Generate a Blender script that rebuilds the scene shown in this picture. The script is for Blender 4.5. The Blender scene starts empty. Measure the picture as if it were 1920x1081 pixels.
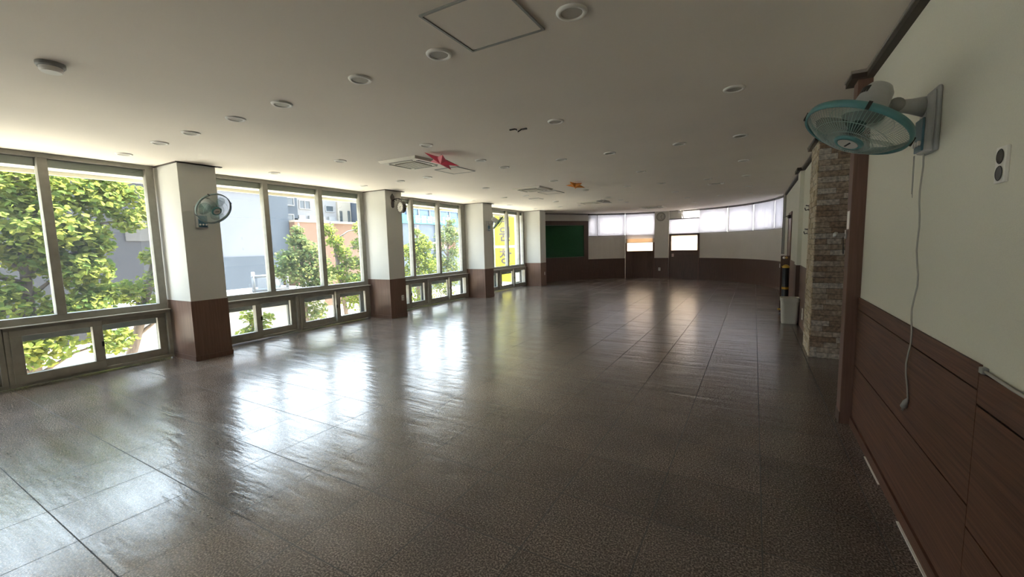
import bpy, bmesh, math, random
from mathutils import Vector, Matrix
random.seed(7)
SC = bpy.context.scene
COL = SC.collection
PI = math.pi

# ------------------------------------------------------------ camera, sky, sun, exposure
H = 1.6            # lens height above the floor
HC = 2.897         # ceiling height
F, YAW, PIT, ROL = 787.58935, 0.52332175, 0.10247926, -0.02473178
_fw = Vector((-math.sin(YAW)*math.cos(PIT), math.cos(YAW)*math.cos(PIT), -math.sin(PIT)))
_rt = Vector((math.cos(YAW), math.sin(YAW), 0)); _up = _rt.cross(_fw)
_c, _s = math.cos(ROL), math.sin(ROL)
_r2 = _c*_rt + _s*_up; _u2 = -_s*_rt + _c*_up
cd = bpy.data.cameras.new('camera'); cam = bpy.data.objects.new('camera', cd); COL.objects.link(cam)
cd.sensor_fit = 'HORIZONTAL'; cd.sensor_width = 36; cd.lens = F/1920*36; cd.clip_start = .05; cd.clip_end = 500
cam.matrix_world = Matrix.Translation((0, 0, H)) @ Matrix((_r2, _u2, -_fw)).transposed().to_4x4()
SC.camera = cam

w = bpy.data.worlds.new('sky'); SC.world = w; w.use_nodes = True
nt = w.node_tree; nt.nodes.clear()
wo = nt.nodes.new('ShaderNodeOutputWorld'); bg = nt.nodes.new('ShaderNodeBackground')
tc = nt.nodes.new('ShaderNodeTexCoord'); sx = nt.nodes.new('ShaderNodeSeparateXYZ'); rp = nt.nodes.new('ShaderNodeValToRGB')
rp.color_ramp.elements[0].position = 0.0; rp.color_ramp.elements[0].color = (.93, .95, 1, 1)
rp.color_ramp.elements[1].position = .7; rp.color_ramp.elements[1].color = (.62, .78, 1, 1)
nt.links.new(tc.outputs['Generated'], sx.inputs[0]); nt.links.new(sx.outputs['Z'], rp.inputs[0])
nt.links.new(rp.outputs[0], bg.inputs[0]); bg.inputs[1].default_value = 1.25
nt.links.new(bg.outputs[0], wo.inputs[0])

sd = bpy.data.lights.new('sun', 'SUN'); sun = bpy.data.objects.new('sun', sd); COL.objects.link(sun)
sd.energy = 8.0; sd.angle = math.radians(1.0); sd.color = (1, .91, .76)
sun.rotation_euler = (-Vector((.015, .55, .83))).to_track_quat('-Z', 'Y').to_euler()

SC.view_settings.view_transform = 'Standard'; SC.view_settings.look = 'None'
SC.view_settings.gamma = 1; SC.view_settings.use_curve_mapping = False
SC.view_settings.exposure = 3.32
SC.cycles.max_bounces = 16; SC.cycles.diffuse_bounces = 10; SC.cycles.transparent_max_bounces = 24

# ------------------------------------------------------------ materials
MATS = {}
def nodes(name):
    m = bpy.data.materials.new(name); m.use_nodes = True; MATS[name] = m
    return m, m.node_tree, m.node_tree.nodes['Principled BSDF']
def mat(name, col, rough=.5, metal=0, var=0, scale=(8, 8, 8), bump=0, spec=.5, trans=0, coat=0):
    m, t, b = nodes(name)
    b.inputs['Base Color'].default_value = (*col, 1); b.inputs['Roughness'].default_value = rough
    b.inputs['Metallic'].default_value = metal; b.inputs['Specular IOR Level'].default_value = spec
    if var or bump:
        tcn = t.nodes.new('ShaderNodeTexCoord'); mp = t.nodes.new('ShaderNodeMapping'); no = t.nodes.new('ShaderNodeTexNoise')
        mp.inputs['Scale'].default_value = scale; no.inputs['Scale'].default_value = 1; no.inputs['Detail'].default_value = 4
        t.links.new(tcn.outputs['Object'], mp.inputs[0]); t.links.new(mp.outputs[0], no.inputs['Vector'])
        if var:
            r = t.nodes.new('ShaderNodeValToRGB')
            r.color_ramp.elements[0].position = .3; r.color_ramp.elements[1].position = .7
            r.color_ramp.elements[0].color = (*[c*(1-var) for c in col], 1); r.color_ramp.elements[1].color = (*[min(1, c*(1+var)) for c in col], 1)
            t.links.new(no.outputs['Fac'], r.inputs[0]); t.links.new(r.outputs[0], b.inputs['Base Color'])
        if bump:
            bp = t.nodes.new('ShaderNodeBump'); bp.inputs['Strength'].default_value = bump; bp.inputs['Distance'].default_value = .01
            t.links.new(no.outputs['Fac'], bp.inputs['Height']); t.links.new(bp.outputs[0], b.inputs['Normal'])
    return m
def glassmat(name, tint=(1, 1, 1), veil=.03, veilcol=(.9, .95, 1)):
    m = bpy.data.materials.new(name); m.use_nodes = True; t = m.node_tree; t.nodes.clear(); MATS[name] = m
    o = t.nodes.new('ShaderNodeOutputMaterial'); tr = t.nodes.new('ShaderNodeBsdfTransparent'); gl = t.nodes.new('ShaderNodeBsdfGlossy')
    lw = t.nodes.new('ShaderNodeLayerWeight'); lw.inputs[0].default_value = .5; gl.inputs['Roughness'].default_value = .0
    pw = t.nodes.new('ShaderNodeMath'); pw.operation = 'POWER'; pw.inputs[1].default_value = 5
    fr = t.nodes.new('ShaderNodeMath'); fr.operation = 'MULTIPLY_ADD'; fr.inputs[1].default_value = .9; fr.inputs[2].default_value = .04
    t.links.new(lw.outputs['Facing'], pw.inputs[0]); t.links.new(pw.outputs[0], fr.inputs[0])
    tl = t.nodes.new('ShaderNodeBsdfTranslucent'); tl.inputs[0].default_value = (*veilcol, 1)
    tr.inputs[0].default_value = (*tint, 1)
    m1 = t.nodes.new('ShaderNodeMixShader'); m1.inputs[0].default_value = veil
    t.links.new(tr.outputs[0], m1.inputs[1]); t.links.new(tl.outputs[0], m1.inputs[2])
    m2 = t.nodes.new('ShaderNodeMixShader')
    t.links.new(fr.outputs[0], m2.inputs[0]); t.links.new(m1.outputs[0], m2.inputs[1]); t.links.new(gl.outputs[0], m2.inputs[2])
    t.links.new(m2.outputs[0], o.inputs[0])
    return m
def transmat(name, col, dif=.5, tcol=None, island=0, hollow=0):
    """thin sheet: diffuse + translucent (+ see-through share)"""
    m = bpy.data.materials.new(name); m.use_nodes = True; t = m.node_tree; t.nodes.clear(); MATS[name] = m
    o = t.nodes.new('ShaderNodeOutputMaterial'); d = t.nodes.new('ShaderNodeBsdfDiffuse'); tl = t.nodes.new('ShaderNodeBsdfTranslucent')
    mx = t.nodes.new('ShaderNodeMixShader'); mx.inputs[0].default_value = 1-dif
    d.inputs[0].default_value = (*col, 1); tl.inputs[0].default_value = (*(tcol or col), 1)
    if island:
        g = t.nodes.new('ShaderNodeNewGeometry')
        for sh, cc in ((d, col), (tl, tcol or col)):
            r = t.nodes.new('ShaderNodeValToRGB')
            r.color_ramp.elements[0].color = (cc[0]*.55, cc[1]*.7, cc[2]*.7, 1)
            r.color_ramp.elements[1].color = (min(1, cc[0]*1.55), min(1, cc[1]*1.3), cc[2]*1.1, 1)
            t.links.new(g.outputs['Random Per Island'], r.inputs[0]); t.links.new(r.outputs[0], sh.inputs[0])
    t.links.new(d.outputs[0], mx.inputs[1]); t.links.new(tl.outputs[0], mx.inputs[2])
    out = mx
    if hollow:
        tr = t.nodes.new('ShaderNodeBsdfTransparent'); m3 = t.nodes.new('ShaderNodeMixShader'); m3.inputs[0].default_value = hollow
        t.links.new(mx.outputs[0], m3.inputs[1]); t.links.new(tr.outputs[0], m3.inputs[2]); out = m3
    t.links.new(out.outputs[0], o.inputs[0])
    return m

def floormat():
    m, t, b = nodes('floor_tile'); N = t.nodes; L = t.links
    tcn = N.new('ShaderNodeTexCoord')
    mp = N.new('ShaderNodeMapping'); mp.inputs['Location'].default_value = (.475, -.685+.0, 0)
    br = N.new('ShaderNodeTexBrick'); br.offset = 0; br.squash = 1
    br.inputs['Scale'].default_value = 1; br.inputs['Brick Width'].default_value = .5575; br.inputs['Row Height'].default_value = .56
    br.inputs['Mortar Size'].default_value = .0038; br.inputs['Mortar Smooth'].default_value = .3; br.inputs['Bias'].default_value = 0
    br.inputs['Color1'].default_value = (.86, .86, .86, 1); br.inputs['Color2'].default_value = (1.1, 1.1, 1.1, 1); br.inputs['Mortar'].default_value = (.10, .09, .085, 1)
    L.new(tcn.outputs['Object'], mp.inputs[0]); L.new(mp.outputs[0], br.inputs['Vector'])
    n1 = N.new('ShaderNodeTexNoise'); n1.inputs['Scale'].default_value = 105; n1.inputs['Detail'].default_value = 3
    L.new(tcn.outputs['Object'], n1.inputs['Vector'])
    r1 = N.new('ShaderNodeValToRGB'); e = r1.color_ramp.elements
    e[0].position = .36; e[0].color = (.050, .042, .036, 1); e[1].position = .66; e[1].color = (.36, .30, .26, 1)
    e2 = r1.color_ramp.elements.new(.5); e2.color = (.135, .108, .094, 1)
    L.new(n1.outputs['Fac'], r1.inputs[0])
    # worn pale patches
    n2 = N.new('ShaderNodeTexNoise'); n2.inputs['Scale'].default_value = 1.3; n2.inputs['Detail'].default_value = 5
    L.new(tcn.outputs['Object'], n2.inputs['Vector'])
    r2 = N.new('ShaderNodeValToRGB'); r2.color_ramp.elements[0].position = .35; r2.color_ramp.elements[1].position = .7
    r2.color_ramp.elements[0].color = (.82, .82, .82, 1); r2.color_ramp.elements[1].color = (1.2, 1.18, 1.16, 1)
    L.new(n2.outputs['Fac'], r2.inputs[0])
    mx = N.new('ShaderNodeMix'); mx.data_type = 'RGBA'; mx.blend_type = 'MULTIPLY'; mx.inputs[0].default_value = 1
    L.new(r1.outputs[0], mx.inputs[6]); L.new(r2.outputs[0], mx.inputs[7])
    mx2 = N.new('ShaderNodeMix'); mx2.data_type = 'RGBA'; mx2.blend_type = 'MULTIPLY'; mx2.inputs[0].default_value = 1
    L.new(mx.outputs[2], mx2.inputs[6]); L.new(br.outputs['Color'], mx2.inputs[7]); L.new(mx2.outputs[2], b.inputs['Base Color'])
    # streaky wear in the gloss, and slightly buckled sheets
    mp2 = N.new('ShaderNodeMapping'); mp2.inputs['Location'].default_value = (3.3, 7.7, .37); mp2.inputs['Scale'].default_value = (1.5, 7.5, 1); mp2.inputs['Rotation'].default_value = (0, 0, .12)
    L.new(tcn.outputs['Object'], mp2.inputs[0])
    n3 = N.new('ShaderNodeTexNoise'); n3.noise_dimensions = '2D'; n3.inputs['Scale'].default_value = 1; n3.inputs['Detail'].default_value = 4; n3.inputs['Roughness'].default_value = .55
    L.new(mp2.outputs[0], n3.inputs['Vector'])
    r3 = N.new('ShaderNodeMapRange'); r3.inputs[1].default_value = .25; r3.inputs[2].default_value = .75; r3.inputs[3].default_value = .17; r3.inputs[4].default_value = .262
    L.new(n3.outputs['Fac'], r3.inputs[0])
    mr = N.new('ShaderNodeMath'); mr.operation = 'MULTIPLY_ADD'; mr.inputs[1].default_value = .5; L.new(br.outputs['Fac'], mr.inputs[0]); L.new(r3.outputs[0], mr.inputs[2]); L.new(mr.outputs[0], b.inputs['Roughness'])
    b.inputs['Specular IOR Level'].default_value = .75
    bp = N.new('ShaderNodeBump'); bp.inputs['Strength'].default_value = .26; bp.inputs['Distance'].default_value = .02
    L.new(n3.outputs['Fac'], bp.inputs['Height'])
    bp2 = N.new('ShaderNodeBump'); bp2.inputs['Strength'].default_value = .10; bp2.inputs['Distance'].default_value = .002
    L.new(n1.outputs['Fac'], bp2.inputs['Height']); L.new(bp.outputs[0], bp2.inputs['Normal']); L.new(bp2.outputs[0], b.inputs['Normal'])
    return m
def brickmat(name, axis):
    m, t, b = nodes(name); N = t.nodes; L = t.links
    tcn = N.new('ShaderNodeTexCoord'); sp = N.new('ShaderNodeSeparateXYZ'); cb = N.new('ShaderNodeCombineXYZ')
    L.new(tcn.outputs['Object'], sp.inputs[0]); L.new(sp.outputs[axis], cb.inputs[0]); L.new(sp.outputs['Z'], cb.inputs[1])
    br = N.new('ShaderNodeTexBrick'); br.offset = .42; br.inputs['Scale'].default_value = 1
    br.inputs['Brick Width'].default_value = .19; br.inputs['Row Height'].default_value = .072; br.inputs['Mortar Size'].default_value = .006
    br.inputs['Color1'].default_value = (.22, .185, .15, 1); br.inputs['Color2'].default_value = (.115, .10, .085, 1); br.inputs['Mortar'].default_value = (.03, .027, .024, 1)
    br.inputs['Bias'].default_value = -.1
    L.new(cb.outputs[0], br.inputs['Vector'])
    no = N.new('ShaderNodeTexNoise'); no.inputs['Scale'].default_value = 22; no.inputs['Detail'].default_value = 5; L.new(tcn.outputs['Object'], no.inputs['Vector'])
    r = N.new('ShaderNodeValToRGB'); r.color_ramp.elements[0].color = (.55, .55, .56, 1); r.color_ramp.elements[1].color = (1.5, 1.45, 1.38, 1)
    L.new(no.outputs['Fac'], r.inputs[0])
    mx = N.new('ShaderNodeMix'); mx.data_type = 'RGBA'; mx.blend_type = 'MULTIPLY'; mx.inputs[0].default_value = 1
    L.new(br.outputs['Color'], mx.inputs[6]); L.new(r.outputs[0], mx.inputs[7]); L.new(mx.outputs[2], b.inputs['Base Color'])
    b.inputs['Roughness'].default_value = .85
    ad = N.new('ShaderNodeMath'); ad.operation = 'SUBTRACT'; L.new(no.outputs['Fac'], ad.inputs[0]); L.new(br.outputs['Fac'], ad.inputs[1])
    bp = N.new('ShaderNodeBump'); bp.inputs['Strength'].default_value = .9; bp.inputs['Distance'].default_value = .012
    L.new(ad.outputs[0], bp.inputs['Height']); L.new(bp.outputs[0], b.inputs['Normal'])
    return m

floormat()
mat('ceiling_paint', (0.82, 0.76, 0.685), .9, var=.02, scale=(1.2, 1.2, 1))
mat('wall_paint', (0.6, 0.6, 0.565), .85, var=.03, scale=(2, 2, 2), bump=.05)
mat('wallpaper', (0.74, 0.73, 0.635), .85, var=.04, scale=(300, 300, 300), bump=.15)
mat('wood_dark', (.085, .050, .038), .5, var=.22, scale=(60, 60, 2.5), spec=.4)
mat('wood_vert', (.150, .088, .064), .5, var=.20, scale=(70, 70, 2.0), spec=.4)
mat('wood_horiz', (0.115, 0.053, 0.033), .55, var=.38, scale=(120, 2.2, 120), spec=.35)
mat('wood_post', (0.17, 0.098, 0.076), .6, var=.15, scale=(60, 60, 3), spec=.35)
mat('wood_backing', (.018, .011, .008), .8)
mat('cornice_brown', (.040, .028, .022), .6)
mat('cornice_edge', (.30, .28, .25), .6)
mat('upvc', (0.28, 0.27, 0.235), .55, var=.10, scale=(3, 9, 9))
mat('upvc_white', (0.5, 0.48, 0.43), .5, var=.05, scale=(4, 6, 6))
mat('blind_box', (.215, .225, .19), .7, var=.1, scale=(2, 3, 30))
mat('outer_frame', (.055, .065, .058), .5)
mat('black_plastic', (.012, .012, .012), .4)
mat('dark_metal', (.045, .035, .03), .5)
mat('white_plastic', (0.86, 0.84, 0.8), .45)
mat('grey_plastic', (.33, .335, .325), .5)
mat('fan_grey', (0.46, 0.465, 0.46), .45, var=.04, scale=(30, 30, 30))
mat('fan_blue', (.06, .16, .22), .3)
mat('fan_teal', (0.1, 0.27, 0.28), .35)
mat('wire_pale', (0.42, 0.5, 0.47), .4)
mat('fan_rim', (.20, .27, .26), .4)
mat('badge', (0.6, 0.58, 0.55), .4)
mat('lens_grey', (0.46, 0.44, 0.39), .6)
mat('vent_dark', (0.3, 0.275, 0.215), .7, var=.3, scale=(3, 120, 3))
mat('ac_ivory', (0.8, 0.765, 0.67), .5)
mat('green_felt', (.012, .085, .032), .9, var=.12, scale=(20, 20, 20))
mat('steel', (.45, .44, .42), .3, metal=.9)
mat('brass', (.55, .33, .10), .35, metal=.7)
mat('yellow_plastic', (.62, .36, .03), .45)
mat('bin_grey', (.52, .50, .43), .5, var=.03, scale=(6, 6, 6))
mat('red_foil', (.62, .05, .09), .35)
mat('orange_foil', (.75, .27, .03), .4)
mat('silver_foil', (.42, .42, .42), .3, metal=.3)
mat('clock_face', (.70, .68, .62), .5)
mat('clock_rim', (.10, .085, .07), .5)
mat('far_clock_face', (.40, .38, .32), .6)
mat('far_clock_rim', (.26, .25, .21), .6)
mat('wall_far_paint', (0.6, 0.58, 0.52), .85, var=.03, scale=(2, 2, 2))
mat('caulk', (.75, .73, .68), .8)
mat('cable_grey', (0.42, 0.41, 0.38), .6)
mat('pink_paper', (.55, .40, .36), .8)
brickmat('brick_front', 'Y'); brickmat('brick_side', 'X')
glassmat('glass', (.93, .96, .95), .006)
glassmat('glass_lower', (.95, .97, .95), .008)
transmat('blade_teal', (.07, .24, .24), .5, (.08, .30, .29), hollow=.5)
transmat('roller_fabric', (.74, .74, .76), .38, (.76, .77, .81))
transmat('roller_fabric_sheer', (.55, .53, .48), .45, (.80, .68, .55), hollow=.06)
transmat('frosted', (.6, .6, .62), .5, (.90, .89, .90))
transmat('frosted_warm', (.55, .50, .45), .60, (.96, .86, .74))
transmat('leaf', (.115, .150, .045), .5, (.175, .215, .045), island=1)
transmat('leaf_blue', (.095, .125, .06), .55, (.145, .175, .065), island=1)
mat('kiosk_wall', (.30, .295, .29), .85, var=.15, scale=(1, .7, 1.5))
mat('bark', (.10, .075, .06), .9, var=.3, scale=(20, 20, 4))
# outdoors
mat('asphalt', (0.4, 0.37, 0.33), .9, var=.1, scale=(.5, .5, .5))
mat('pavement', (.50, .46, .40), .9, var=.08, scale=(2, 2, 2))
mat('facade_dark', (0.01125, 0.01125, 0.01425), .85, var=.12, scale=(.4, .4, .8))
mat('facade_patch', (0.039, 0.036, 0.0345), .9, var=.2, scale=(.3, 3, .6))
mat('facade_pale', (0.0882, 0.09115, 0.1044), .85, var=.04, scale=(.5, .5, .5))
mat('facade_blue', (0.02835, 0.03675, 0.04935), .8, var=.1, scale=(.5, .5, .3))
mat('facade_beige', (0.1404, 0.135, 0.135), .85, var=.05, scale=(.5, .5, .5))
mat('facade_cream', (0.2142, 0.1887, 0.153), .85, var=.04, scale=(.5, .5, .5))
mat('facade_brick', (0.102, 0.0555, 0.0345), .85, var=.08, scale=(2, 2, 14))
mat('facade_glass', (0.025, 0.06, 0.11), .25, var=.25, scale=(.3, .9, .5))
mat('facade_slate', (0.03, 0.045, 0.07), .5, var=.2, scale=(.3, .8, .3))
mat('win_dark', (0.03, 0.0375, 0.045), .2)
mat('win_white', (0.15, 0.15, 0.15), .6)
mat('sign_cyan', (0.025, 0.2, 0.25), .6)
mat('sign_white', (0.15, 0.147, 0.147), .6)
mat('sign_red', (0.2, 0.036, 0.036), .6)
mat('sign_blue', (0.035, 0.065, 0.2), .6)
mat('letter_pale', (0.21, 0.275, 0.31), .6)
mat('letter_red', (0.165, 0.035, 0.035), .6)
mat('letter_grey', (0.06, 0.045, 0.04), .7)
transmat('sign_yellow', (.46, .43, .06), .6, (.46, .43, .06))
mat('eave_white', (.70, .66, .55), .7)

# ------------------------------------------------------------ mesh helpers
class MB:
    def __init__(self): self.bm = bmesh.new(); self.smooth = False
    def box(self, x0, x1, y0, y1, z0, z1, M=None):
        vs = [Vector((x, y, z)) for x in (x0, x1) for y in (y0, y1) for z in (z0, z1)]
        if M: vs = [M @ v for v in vs]
        v = [self.bm.verts.new(p) for p in vs]
        for f in ((0, 1, 3, 2), (4, 6, 7, 5), (0, 4, 5, 1), (2, 3, 7, 6), (0, 2, 6, 4), (1, 5, 7, 3)): self.bm.faces.new([v[i] for i in f])
        return self
    def tube(self, pts, r, n=8, cap=True):
        pts = [Vector(p) for p in pts]; rs = r if isinstance(r, (list, tuple)) else [r]*len(pts)
        rings = []; u = None
        for i, p in enumerate(pts):
            t = (pts[min(i+1, len(pts)-1)] - pts[max(i-1, 0)])
            t = t.normalized() if t.length > 1e-9 else Vector((0, 0, 1))
            if u is None: u = t.orthogonal().normalized()
            else:
                u = u - t*u.dot(t)
                u = u.normalized() if u.length > 1e-6 else t.orthogonal().normalized()
            v = t.cross(u)
            rings.append([self.bm.verts.new(p + rs[i]*(math.cos(2*PI*k/n)*u + math.sin(2*PI*k/n)*v)) for k in range(n)])
        for a, b in zip(rings, rings[1:]):
            for k in range(n): self.bm.faces.new((a[k], a[(k+1) % n], b[(k+1) % n], b[k]))
        if cap and n > 2: self.bm.faces.new(rings[0][::-1]); self.bm.faces.new(rings[-1])
        self.smooth = True
        return self
    def ring(self, M, R, r, n=48, k=6, flat=1.0):
        vs = []
        for i in range(n):
            a = 2*PI*i/n; row = []
            for j in range(k):
                b = 2*PI*j/k
                row.append(self.bm.verts.new(M @ Vector(((R+r*math.cos(b))*math.cos(a), (R+r*math.cos(b))*math.sin(a), r*flat*math.sin(b)))))
            vs.append(row)
        for i in range(n):
            for j in range(k): self.bm.faces.new((vs[i][j], vs[(i+1) % n][j], vs[(i+1) % n][(j+1) % k], vs[i][(j+1) % k]))
        self.smooth = True
        return self
    def lathe(self, prof, M=None, n=32, cap0=True, cap1=True):
        M = M or Matrix.Identity(4); rows = []
        for r, z in prof: rows.append([self.bm.verts.new(M @ Vector((r*math.cos(2*PI*k/n), r*math.sin(2*PI*k/n), z))) for k in range(n)])
        for a, b in zip(rows, rows[1:]):
            for k in range(n): self.bm.faces.new((a[k], a[(k+1) % n], b[(k+1) % n], b[k]))
        if cap0: self.bm.faces.new(rows[0][::-1])
        if cap1: self.bm.faces.new(rows[-1])
        return self
    def prism(self, poly, z0, z1, M=None):
        M = M or Matrix.Identity(4)
        a = [self.bm.verts.new(M @ Vector((x, y, z0))) for x, y in poly]; b = [self.bm.verts.new(M @ Vector((x, y, z1))) for x, y in poly]
        self.bm.faces.new(a[::-1]); self.bm.faces.new(b)
        for i in range(len(poly)): j = (i+1) % len(poly); self.bm.faces.new((a[i], a[j], b[j], b[i]))
        return self
    def hexa(self, a, b):      # two matching quads (lists of 4 points)
        v = [self.bm.verts.new(p) for p in a] + [self.bm.verts.new(p) for p in b]
        for f in ((3, 2, 1, 0), (4, 5, 6, 7), (0, 1, 5, 4), (1, 2, 6, 5), (2, 3, 7, 6), (3, 0, 4, 7)): self.bm.faces.new([v[i] for i in f])
        return self
    def build(self, name, material, parent=None, bevel=0, smooth=None):
        me = bpy.data.meshes.new(name)
        bmesh.ops.recalc_face_normals(self.bm, faces=self.bm.faces)
        inv = root_matrix(parent).inverted() if parent else None
        if inv: bmesh.ops.transform(self.bm, matrix=inv, verts=self.bm.verts)
        if smooth if smooth is not None else self.smooth:
            for f in self.bm.faces: f.smooth = True
        self.bm.to_mesh(me); self.bm.free()
        o = bpy.data.objects.new(name, me); COL.objects.link(o)
        me.materials.append(MATS[material] if isinstance(material, str) else material)
        if parent: o.parent = parent
        if bevel:
            mo = o.modifiers.new('edge', 'BEVEL'); mo.width = bevel; mo.segments = 2; mo.limit_method = 'ANGLE'
        return o
def root_matrix(o):
    m = Matrix.Identity(4)
    while o:
        m = o.matrix_basis @ m; o = o.parent
    return m
def tag(o, label=None, cat=None, group=None, kind=None):
    if label: o['label'] = label
    if cat: o['category'] = cat
    if group: o['group'] = group
    if kind: o['kind'] = kind
    return o
def thing(name, label, cat, loc=(0, 0, 0), group=None, kind=None):
    o = bpy.data.objects.new(name, None); COL.objects.link(o); o.location = loc; o.empty_display_size = .1
    return tag(o, label, cat, group, kind)
def struct(o, label=None, cat=None): return tag(o, label, cat, None, 'structure')
def copy_thing(root, loc, label, group=None, rot=None):
    def cp(o, par):
        c = o.copy(); COL.objects.link(c); c.parent = par
        for ch in [x for x in bpy.data.objects if x.parent == o]: cp(ch, c)
        return c
    r = cp(root, None); r.location = loc; r['label'] = label
    if rot is not None: r.rotation_euler = rot
    if group: r['group'] = group
    return r
def B(*a): return MB().box(*a)
def frame_to(c, n, up=Vector((0, 0, 1))):   # local +Z along n
    n = Vector(n).normalized(); x = up.cross(n)
    x = x.normalized() if x.length > 1e-5 else Vector((1, 0, 0))
    y = n.cross(x)
    return Matrix.Translation(c) @ Matrix((x, y, n)).transposed().to_4x4()
def lettering(body, M, size, mtl, parent, name='lettering', extr=.004, sx=1.0, bold=.018):
    cu = bpy.data.curves.new(name, 'FONT'); cu.body = body; cu.size = size; cu.align_x = 'CENTER'; cu.align_y = 'CENTER'; cu.extrude = extr; cu.offset = bold*size
    to = bpy.data.objects.new(name, cu); COL.objects.link(to); bpy.context.view_layer.update()
    me = bpy.data.meshes.new_from_object(to.evaluated_get(bpy.context.evaluated_depsgraph_get()))
    bpy.data.objects.remove(to)
    me.transform(root_matrix(parent).inverted() @ M @ Matrix.Scale(sx, 4, (1, 0, 0)))
    o = bpy.data.objects.new(name, me); COL.objects.link(o); me.materials.clear(); me.materials.append(MATS[mtl]); o.parent = parent
    return o

# ------------------------------------------------------------ room shell
CX, CY = -3.473, 15.191
def rr(a): return 4.124 + .12*(max(0, 25-a)/25)**1.5
def ap(a, dr=0):
    r = rr(a) + dr; t = math.radians(a); return CX + r*math.cos(t), CY + r*math.sin(t)
def arcbox(mb, a0, a1, d0, d1, z0, z1, seg=None):
    seg = seg or max(1, int(abs(a1-a0)/3)); A = [a0 + (a1-a0)*i/seg for i in range(seg+1)]
    for a, b in zip(A, A[1:]):
        p = [ap(a, d0), ap(b, d0), ap(b, d1), ap(a, d1)]
        mb.hexa([(x, y, z0) for x, y in p], [(x, y, z1) for x, y in p])
    return mb
XW = -7.8; XC = -7.12; XR = .775
COLY = [-4.831, -.947, 2.937, 6.821, 10.706, 14.590]; CW = .49
BWA = Vector((-7.75, 16.17, 0)); BWB = Vector((-6.44, 18.06, 0)); BD = (BWB-BWA).normalized(); BN = Vector((BD.y, -BD.x, 0)); BWL = (BWB-BWA).length
MBW = Matrix.Translation(BWA) @ Matrix((BD, -BN, Vector((0, 0, 1)))).transposed().to_4x4()   # local x along wall, y outward, z up

outline = [(-8.0, -8.4), (1.5, -8.4), (1.5, 14.9)] + [ap(a, .16) for a in range(0, 137, 4)] + [(-8.0, 16.2)]
fl = MB().prism(outline, -.25, 0).build('floor', 'floor_tile'); struct(fl, 'brown speckled glossy tile floor across the whole hall', 'floor')
ce = MB().prism(outline, HC, HC+.25).build('ceiling', 'ceiling_paint'); struct(ce, 'plain off-white painted ceiling above the hall', 'ceiling')

wl = MB()
for y in COLY: wl.box(-8.0, XC-.02 - .6, y+.02, y+CW-.02, 0, HC)
wl.box(-8.0, XW, 15.08, 16.3, 0, HC)
struct(wl.build('wall_left', 'wall_paint'), 'narrow wall pieces behind the columns on the window side', 'wall')
struct(B(-8.0, 1.15, -8.5, -8.35, 0, HC).build('wall_back', 'wallpaper'), 'pale wall closing the hall behind the viewer', 'wall')

# board wall (angled)
t = thing('wall_board', 'angled wall carrying the green board, brown below and pale above', 'wall', kind='structure')
MB().box(-.1, BWL+.12, 0, .15, 2.585, HC, MBW).box(-.1, BWL, .02, .15, 0, 2.6, MBW).build('plaster', 'wall_far_paint', t)
p = MB(); p.box(.0, BWL, -.012, .03, 0, 1.02, MBW); p.box(0, BWL, -.012, .03, 2.40, 2.585, MBW); p.box(2.075, BWL, -.012, .03, 1.02, 2.40, MBW)
p.build('wainscot', 'wood_dark', t)
b = MB().box(-.02, 2.07, .004, .019, 1.025, 2.395, MBW).build('notice_board', 'green_felt'); tag(b, 'large dark green felt notice board set in the brown angled wall', 'notice board')

# far curved wall: masonry with openings
wf = thing('wall_far', 'curved far wall with high window band above brown wainscot', 'wall', kind='structure')
D1 = (112.3, 94.7); D2 = (86.3, 68.6)
m = MB()
for a0, a1 in ((136, D1[0]), (D2[1], 0)): arcbox(m, a0, a1, 0, .16, 0, 1.925)
arcbox(m, D1[1], D2[0], -.10, .16, 0, HC, 3)
arcbox(m, 136, 0, 0, .16, 2.875, HC)
arcbox(m, D2[0], 79.2, 0.0, .10, 2.56, 2.88, 2)
m.build('plaster', 'wall_far_paint', wf)
m = MB()
for a0, a1 in ((136, D1[0]), (D2[1], 0)): arcbox(m, a0, a1, -.014, .0, 0, .89)
arcbox(m, D1[1]+.02, D2[0]-.02, -.114, -.10, 0, .89, 3)
m.build('wainscot', 'wood_dark', wf)
m = MB()
for a0, a1 in ((136, D1[0]), (D2[1], 0)): arcbox(m, a0, a1, -.024, -.014, 0, .085)
arcbox(m, D1[1], D2[0], -.124, -.114, 0, .085, 3)
m.build('baseboard', 'wood_dark', wf)
# high window band
n = 0
for a0, a1 in ((136, 130.2), (129.8, 112.6), (112.2, 94.8), (86.2, 68.7), (68.3, 51.5), (51.0, 33.3), (32.8, 13.2), (12.8, .5)):
    n += 1
    z0 = 1.93 if n not in (3, 4) else 1.9
    t = thing('window_%d' % (n+4), 'high window pane %d of the curved far wall band' % n, 'window', kind='structure')
    m = arcbox(MB(), a0, a1, .03, .10, z0, z0+.03); arcbox(m, a0, a1, .03, .10, 2.85, 2.88); arcbox(m, a0, a0-.5, .03, .10, z0, 2.88, 1); arcbox(m, a1+.5, a1, .03, .10, z0, 2.88, 1)
    m.build('window_frame', 'upvc' if n > 2 else 'black_plastic', t)
    arcbox(MB(), a0, a1, .06, .066, z0+.02, 2.86).build('pane', 'frosted', t)
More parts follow.
